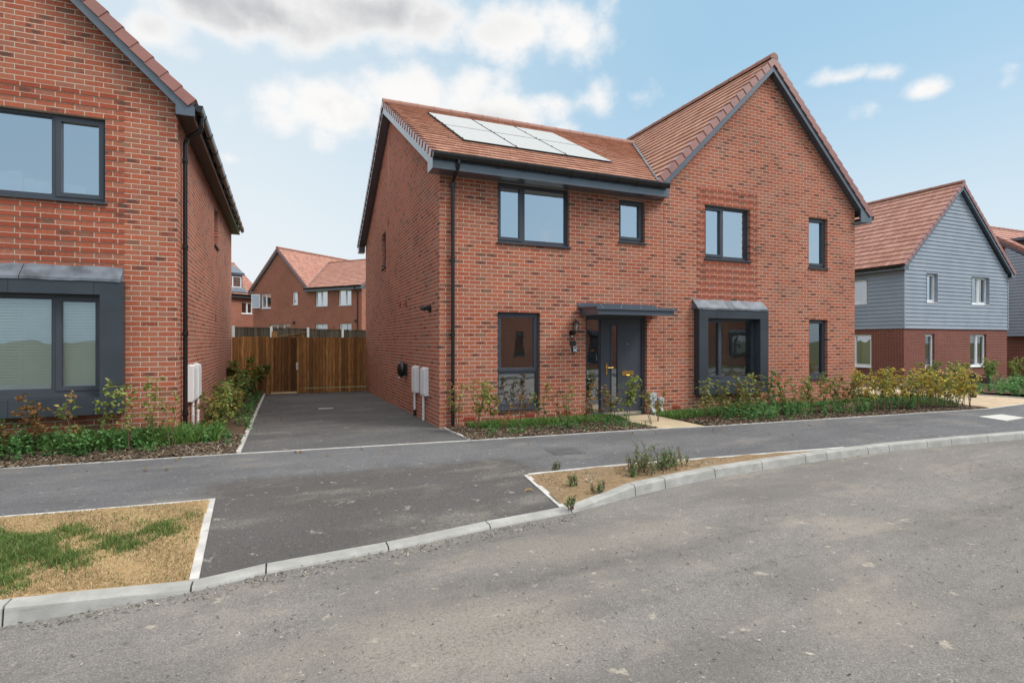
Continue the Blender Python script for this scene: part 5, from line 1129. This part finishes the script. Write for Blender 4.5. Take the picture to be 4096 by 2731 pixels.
# in front of the left house: base pixel x, y, top pixel y, foliage, number of leaves
row([(20, 1022, 965, 'brown', 40), (82, 1018, 914, 'brown', 130, dict(spread=.2, stems=3)), (168, 1016, 905, 'mixed', 55, dict(lean=-.12)), (206, 1038, 884, 'lime', 95, dict(lean=.28, spread=.12)), (300, 1030, 898, 'lime', 60), (351, 1022, 872, 'lime', 70, dict(spread=.1)), (392, 1030, 905, 'mixed', 34)],
    .05, 'young shrubs before the left box bay', 'along the left house front, counting towards the drive', lbz, -.55)
# hedge between the left house and the drive
hz = []
for i in range(16):
    y = .1+i*.56; hz.append((-3.62+.10*math.sin(i*2.3), y, .72+.10*math.sin(i*1.7), ['mixed', 'lime', 'green', 'mixed', 'green'][i % 5]))
for i, (x, y, h, pal) in enumerate(hz):
    shrub(x, y, .03-.012*y, h, pal, 230, f'bushy {LOOK[pal]} shrub in the drive side hedge, {ORD[i]} from the pavement', 'shrubs hedging the left side of the drive', spread=.26, stems=4, low=.25)
for x, y, h, lb in ((-3.95, 8.2, 1.0, 'glossy laurel with yellow tips against the left wall near the fence'), (-3.35, 8.7, 1.05, 'glossy laurel with curling leaves before the brown fence beside the gate')):
    shrub(x, y, -.07, h, 'laurel', 170, lb, 'laurels by the fence', spread=.3, stems=4, ln=.15, wd=.036, low=.45, name='laurel', cat='shrub', droop=0.)
row([(1052, 988, 884, 'mixed', 70, dict(lean=-.1)), (1094, 990, 878, 'lime', 150, dict(spread=.24, stems=4)), (1128, 985, 905, 'mixed', 80, dict(lean=.05)), (1160, 1000, 925, 'brown', 22, dict(lean=-.08)), (1194, 985, 902, 'brown', 40), (1246, 985, 885, 'mixed', 70, dict(lean=-.1)), (1292, 985, 900, 'brown', 34, dict(lean=-.12)), (1304, 985, 893, 'mixed', 46, dict(lean=.06)), (1346, 985, 885, 'brown', 80, dict(spread=.22)), (1380, 978, 895, 'brown', 36), (1405, 982, 892, 'mixed', 60, dict(lean=.08))],
    .02, 'young shrubs in the front bed', 'in the front bed counted from the drainpipe', bedz)
row([(1442, 966, 870, 'lime', 110, dict(ln=.085, wd=.03, spread=.2)), (1496, 972, 886, 'mixed', 46, dict(lean=-.2)), (1512, 966, 900, 'mixed', 40)], .02, 'shrubs at the path edge', 'at the path edge before the front door', bedz)
rb = []
for i, px in enumerate((1622, 1655, 1688, 1716, 1744, 1768, 1800, 1832, 1862, 1890, 1918, 1942, 1962)):
    rb.append((px, 962-(px-1622)*.05, (872, 875, 868, 862, 866, 857, 872, 866, 870, 863, 866, 872, 862)[i], ('lime', 'mixed', 'mixed', 'lime', 'mixed', 'green', 'mixed', 'lime', 'mixed', 'lime', 'mixed', 'mixed', 'mixed')[i], (90, 90, 110, 80, 100, 130, 90, 100, 110, 120, 110, 90, 110)[i], dict(spread=.2, stems=3)))
row(rb, .02, 'young shrubs in the right bed', 'in the right bed counted from the path', bedz)
gb_ = []
for i in range(17):
    px = 1985+i*15.2; gb_.append((px, 944-i*.55, 852+5*math.sin(i*1.9), ('gold', 'gold', 'lime', 'gold', 'gold')[i % 5], 130, dict(spread=.24, stems=4, low=.4)))
row(gb_, .02, 'autumn hedge at the end of the right bed', 'in the autumn hedge past the house corner', bedz)
for i in range(14):
    x = 17.3+i*.95; y = 1.9+.16*i+.3*math.sin(i*2.1)
    shrub(x, y, 0, .8+.1*math.sin(i*1.3), ('mixed', 'green', 'lime', 'mixed')[i % 4], 150, f"{LOOK[('mixed', 'green', 'lime', 'mixed')[i % 4]]} hedge shrub below the boarded house, {ORD[i]} from the block paving", 'far hedge below the boarded house', spread=.35, stems=4, ln=.085, wd=.03, low=.2)
# nettles and low weeds: uncountable cover
def weeds(name, spots, pal, h, lab, n=46, ln=.05, wd=.017):
    Vs, Fs, Cs = [], [], []; k = 0
    for x, y, z, s in spots:
        pts = []
        for _ in range(5):
            a = rng.uniform(0, 6.28); r = abs(rng.normal(0, .06)); hh = h*s*rng.uniform(.6, 1.1)
            for f in np.linspace(.15, 1, 6): pts.append((x+r*math.cos(a)*(1+f*.6), y+r*math.sin(a)*(1+f*.6), z+hh*f))
        V, Fq, C = leaves(np.array(pts), n, ln*(.7+.3*s), wd*(.7+.3*s), PAL[pal], .1); Vs.append(V); Fs.append(Fq+k); Cs.append(C); k += len(V)
    o = npmesh(name, np.concatenate(Vs), np.concatenate(Fs), np.concatenate(Cs), M_LEAF); tag(o, lab, 'weeds', kind='stuff'); return o
def scatter(n, x0, x1, fy0, fy1, fz, smin=.6):
    out = []
    for _ in range(n):
        x = rng.uniform(x0, x1); y = rng.uniform(fy0(x), fy1(x)); out.append((x, y, fz(x, y), rng.uniform(smin, 1.1)))
    return out
weeds('weeds', scatter(70, -6.6, -4.55, lambda x: yb_(x)+.14, lambda x: -.32, lbz)+scatter(20, -4.6, -3.5, lambda x: yb_(x)+.25, lambda x: -.2, lbz, .4), 'nettle', .36, 'dark green nettles covering the bed below the left box bay')
weeds('weeds', scatter(34, -3.45, -3.2, lambda x: -.9, lambda x: 8.8, lambda x, y: .02-.012*y, .5), 'nettle', .22, 'dark green nettles along the drive edging under the hedge')
weeds('weeds', scatter(26, .35, 3.5, lambda x: yb_(x)+.25, lambda x: -.55, bedz, .3)+scatter(12, 2.9, 3.55, lambda x: yb_(x)+.2, lambda x: -.7, bedz, .4), 'nettle', .13, 'small green weeds scattered over the bark of the front bed', 36, .042, .015)
weeds('weeds', scatter(105, 5.5, 8.2, lambda x: yb_(x)+.22, lambda x: -.35, bedz, .7)+scatter(60, 8.2, 12.4, lambda x: yb_(x)+.3, lambda x: -.75, bedz, .5), 'nettle', .30, 'thick dark green nettles covering the right bed')
weeds('weeds', scatter(150, 16.8, 26, lambda x: -1.0+(x-16.8)*.12, lambda x: 1.6+(x-16.8)*.12, lambda x, y: 0., .7), 'nettle', .32, 'green weeds beyond the buff block paving', 30, .09, .032)
# grass
def grass(name, n, poly, fz, colf, lab, h=.05, w=.0035, dens=None):
    x0, x1 = min(p[0] for p in poly), max(p[0] for p in poly); y0, y1 = min(p[1] for p in poly), max(p[1] for p in poly)
    m = int(n*2.2); X = rng.uniform(x0, x1, m); Y = rng.uniform(y0, y1, m); ok = np.ones(m, bool); k = len(poly)
    for i in range(k):
        (ax, ay), (bx, by) = poly[i], poly[(i+1) % k]; ok &= ((bx-ax)*(Y-ay)-(by-ay)*(X-ax)) > 0
    X, Y = X[ok][:n], Y[ok][:n]; C, H = colf(X, Y); H = H*rng.uniform(.5, 1.2, len(X))*h; keep = H > .004
    X, Y, C, H = X[keep], Y[keep], C[keep], H[keep]; n = len(X); Zb = np.array([fz(a, b) for a, b in zip(X, Y)])
    a = rng.uniform(0, 6.28, n); ln = rng.normal(0, .5, (n, 2)); ww = w*rng.uniform(.7, 1.4, n)
    B = np.c_[X, Y, Zb-.003]; Sd = np.c_[np.cos(a)*ww, np.sin(a)*ww, np.zeros(n)]; m1 = B+np.c_[ln*H[:, None]*.35, H*.6]; tp = B+np.c_[ln*H[:, None], H]
    V = np.stack([B-Sd, B+Sd, m1+Sd*.7, m1-Sd*.7, tp+Sd*.12, tp-Sd*.12], 1).reshape(-1, 3); b = np.arange(n)[:, None]*6
    Fq = np.concatenate([b+np.array([[0, 1, 2, 3]]), b+np.array([[3, 2, 4, 5]])], 0)
    o = npmesh(name, V, Fq, np.repeat(C, 6, 0), M_BLADE); tag(o, lab, 'grass', kind='stuff'); return o
def green(X, Y):
    c = np.array([(.10, .21, .04), (.14, .27, .055), (.08, .17, .03), (.20, .31, .08)])[rng.integers(0, 4, len(X))]; return c, np.ones(len(X))
def dryf(X, Y):
    s = np.sin(X*3.1+Y*1.7)*.5+np.sin(X*7.3-Y*5.1)*.45+np.sin(X*13.+Y*11.)*.35+np.sin(X*23.-Y*19.)*.25
    cen = 1.0-np.sqrt(((X+5.2)/1.36)**2+((Y+4.43+.06*np.sin(X*4))/.60)**2)+s*.34
    g = 1/(1+np.exp(-cen*9)); r = rng.uniform(0, 1, len(X)) < np.clip(g, .015, .95)
    tan = np.array([(.58, .44, .26), (.52, .385, .215), (.66, .53, .33), (.44, .32, .18)])[rng.integers(0, 4, len(X))]; gr = np.array([(.11, .20, .045), (.16, .26, .06), (.09, .16, .035), (.26, .29, .10)])[rng.integers(0, 4, len(X))]
    return np.where(r[:, None], gr, tan), np.where(r, .7+.75*g, .36)
grass('verge_grass', 80000, [(-6.3, -5.34), (-4.2, -5.27), (-3.255, -5.205), (-3.32, -3.48), (-6.3, -3.28)], lambda x, y: max(gz(x, y), kz_(x)-.01)+.010, dryf, 'straw coloured dry verge grass with a dark green patch', .046, .0030)
grass('lawn_grass', 9000, [(.5, -.55), (3.56, -.72), (3.56, -.01), (.5, -.01)], bedz, green, 'short green grass strip under the front window', .10, .005)
grass('lawn_grass', 9000, [(4.62, -.95), (6.2, -.75), (11.1, -.35), (11.1, -.01), (4.62, -.01)], bedz, green, 'green grass strip at the foot of the right half wall', .09, .006)
grass('lawn_grass', 9000, [(10.8, -1.3), (12.7, -1.4), (13.6, -.2), (11.2, 1.2), (11.2, 0)], bedz, green, 'bright green grass behind the autumn hedge', .10, .009)
grass('lawn_grass', 9000, [(-6.6, -.5), (-3.5, -.6), (-3.5, .15), (-4.05, .4), (-4.09, -.05), (-6.6, -.05)][:3]+[(-3.6, .2), (-6.6, -.05)], lbz, green, 'long green grass along the left house wall', .17, .006)
# bark chips
def chips(name, n, poly, fz, lab, cols, sc=1.):
    x0, x1 = min(p[0] for p in poly), max(p[0] for p in poly); y0, y1 = min(p[1] for p in poly), max(p[1] for p in poly); m = n*2
    X = rng.uniform(x0, x1, m); Y = rng.uniform(y0, y1, m); ok = np.ones(m, bool); k = len(poly)
    for i in range(k):
        (ax, ay), (bx, by) = poly[i], poly[(i+1) % k]; ok &= ((bx-ax)*(Y-ay)-(by-ay)*(X-ax)) > 0
    X, Y = X[ok][:n], Y[ok][:n]; n = len(X); Zb = np.array([fz(a, b) for a, b in zip(X, Y)])+rng.uniform(.002, .016, n)
    a = rng.uniform(0, 6.28, n); tl = rng.normal(0, .3, (n, 2)); L_ = rng.uniform(.012, .034, n)*sc; w = rng.uniform(.004, .010, n)*sc; th = rng.uniform(.002, .005, n)*sc
    D = np.c_[np.cos(a), np.sin(a), tl[:, 0]]*L_[:, None]; Sd = np.c_[-np.sin(a), np.cos(a), tl[:, 1]]*w[:, None]; U = np.c_[np.zeros(n), np.zeros(n), th]; B = np.c_[X, Y, Zb]
    V = np.stack([B-D-Sd-U, B+D-Sd-U, B+D+Sd-U, B-D+Sd-U, B-D-Sd+U, B+D-Sd+U, B+D+Sd+U, B-D+Sd+U], 1).reshape(-1, 3); b = np.arange(n)[:, None]*8
    Fq = np.concatenate([b+np.array([q]) for q in ([3, 2, 1, 0], [4, 5, 6, 7], [0, 1, 5, 4], [1, 2, 6, 5], [2, 3, 7, 6], [3, 0, 4, 7])], 0)
    C = np.repeat(np.array(cols)[rng.integers(0, len(cols), n)]*rng.uniform(.7, 1.2, (n, 1)), 8, 0); o = npmesh(name, V, Fq, C, M_CHIP); tag(o, lab, 'bark chips', kind='stuff'); return o
BC = [(.13, .085, .055), (.20, .14, .095), (.09, .06, .045), (.28, .21, .15), (.36, .29, .22), (.11, .07, .05), (.07, .05, .04)]
chips('bark_chips', 5200, [(.12, -1.42), (3.58, -1.62), (3.56, -.45), (.11, -.10)], bedz, 'brown bark chips covering the front bed', BC)
chips('bark_chips', 4200, [(4.62, -1.76), (12.3, -2.2), (12.3, -1.2), (4.62, -.6)], bedz, 'brown bark chips covering the right bed', BC)
chips('bark_chips', 5200, [(-6.6, -.98), (-3.23, -1.12), (-3.2, -.2), (-6.6, -.4)], lbz, 'brown bark chips covering the left bed', BC)
chips('pebbles', 900, [(.12, -4.64), (1.0, -4.43), (2.4, -4.15), (4.6, -3.98), (.14, -3.71)], lambda x, y: max(gz(x, y), -.10)+.006, 'pale stones and clods lying on the sandy verge', [(.42, .33, .22), (.30, .21, .13), (.55, .48, .38), (.18, .13, .09)], .55)
GR = [(.30, .28, .25), (.42, .38, .32), (.18, .17, .16), (.50, .44, .35), (.12, .11, .10)]
chips('kerb_grit', 1500, [(-6.5, -5.62), (-3.2, -5.50), (.05, -5.02), (.05, -4.82), (-3.2, -5.32), (-6.5, -5.50)][:4]+[(-2.75, -5.2)], lambda x, y: ZR, 'fine grit and sand swept against the dropped kerb on the road', GR, .42)
chips('kerb_grit', 900, [(.3, -4.98), (5.0, -4.22), (9.4, -4.40), (9.4, -4.25), (5.0, -4.08), (.3, -4.78)][:3]+[(5.0, -4.09)], lambda x, y: ZR, 'fine grit lying against the raised kerb on the road', GR, .42)
chips('road_grit', 1400, [(-5, -9), (6, -9), (9, -5), (-4, -5.6)], lambda x, y: ZR-.001, 'loose stone chippings scattered over the road', GR, .36)
def litter(n, pts):
    P = np.array([(x, y, z) for x, y, z in pts]); V, Fq, C = leaves(P, n, .055, .018, PAL['brown'], .1); return V, Fq, C
lp = []
for _ in range(46):
    x = rng.uniform(-5.5, 8); lp.append((x, yb_(x)-abs(rng.normal(0, .35))-.03, gz(x, yb_(x)-.3)+.006))
for _ in range(16):
    y = rng.uniform(.5, 8.5); lp.append((-3.1+abs(rng.normal(0, .35)), y, -.0105*y+.006))
V, Fq, C = litter(70, lp); tag(npmesh('fallen_leaves', V, Fq, C, M_LEAF), 'dry fallen leaves scattered along the pavement edge and drive', 'fallen leaves', kind='stuff')
# weeds on the sandy verge
for i, (px, py, top, nl, lb) in enumerate(((1466, 1080, 1050, 90, 'low grey green weed, leftmost of the row on the sandy verge'), (1490, 1086, 1020, 260, 'tallest weed with a pale seed spike on the sandy verge'), (1522, 1079, 1045, 170, 'mid sized bushy weed right of the tallest on the sandy verge'), (1554, 1071, 1036, 130, 'weed at the right end of the row on the sandy verge'), (1455, 1094, 1076, 70, 'small weed beside the kerb below the tallest weed'), (1319, 1110, 1092, 60, 'small weed in the middle of the sandy verge'), (1376, 1121, 1107, 46, 'small weed on the sandy verge nearest the dropped kerb'), (1275, 1080, 1070, 40, 'tiny weed by the corner edging of the sandy verge'), (1308, 1150, 1138, 40, 'tiny weed at the narrow tip of the sandy verge'))):
    p, t_ = unproj(px, py, -.03); shrub(p.x, p.y, max(gz(p.x, p.y), -.1)+.01, (py-top)*KP/FPX*t_, 'grey' if i in (0, 1, 3) else 'nettle', nl, lb, 'weeds on the sandy verge', spread=.10 if i < 4 else .05, stems=10 if i < 4 else 5, base=.17 if i < 4 else .05, vary=.25, ln=.034 if i < 4 else .026, wd=.008, name='weed', low=.1, cat='weed')
mb = MB(); p, _ = unproj(1214, 1133, -.1); c0 = Vector((p.x, p.y, gz(p.x, p.y)+.006))
mb.tube([c0+Vector((-.05, 0, 0)), c0+Vector((-.02, .02, .02)), c0+Vector((.03, .012, .022)), c0+Vector((.06, -.02, .004))], [.004, .009, .008, .003], 6); tag(mb.build('twig', M_PALE), 'curled pale twig lying on the dropped pavement', 'twig')
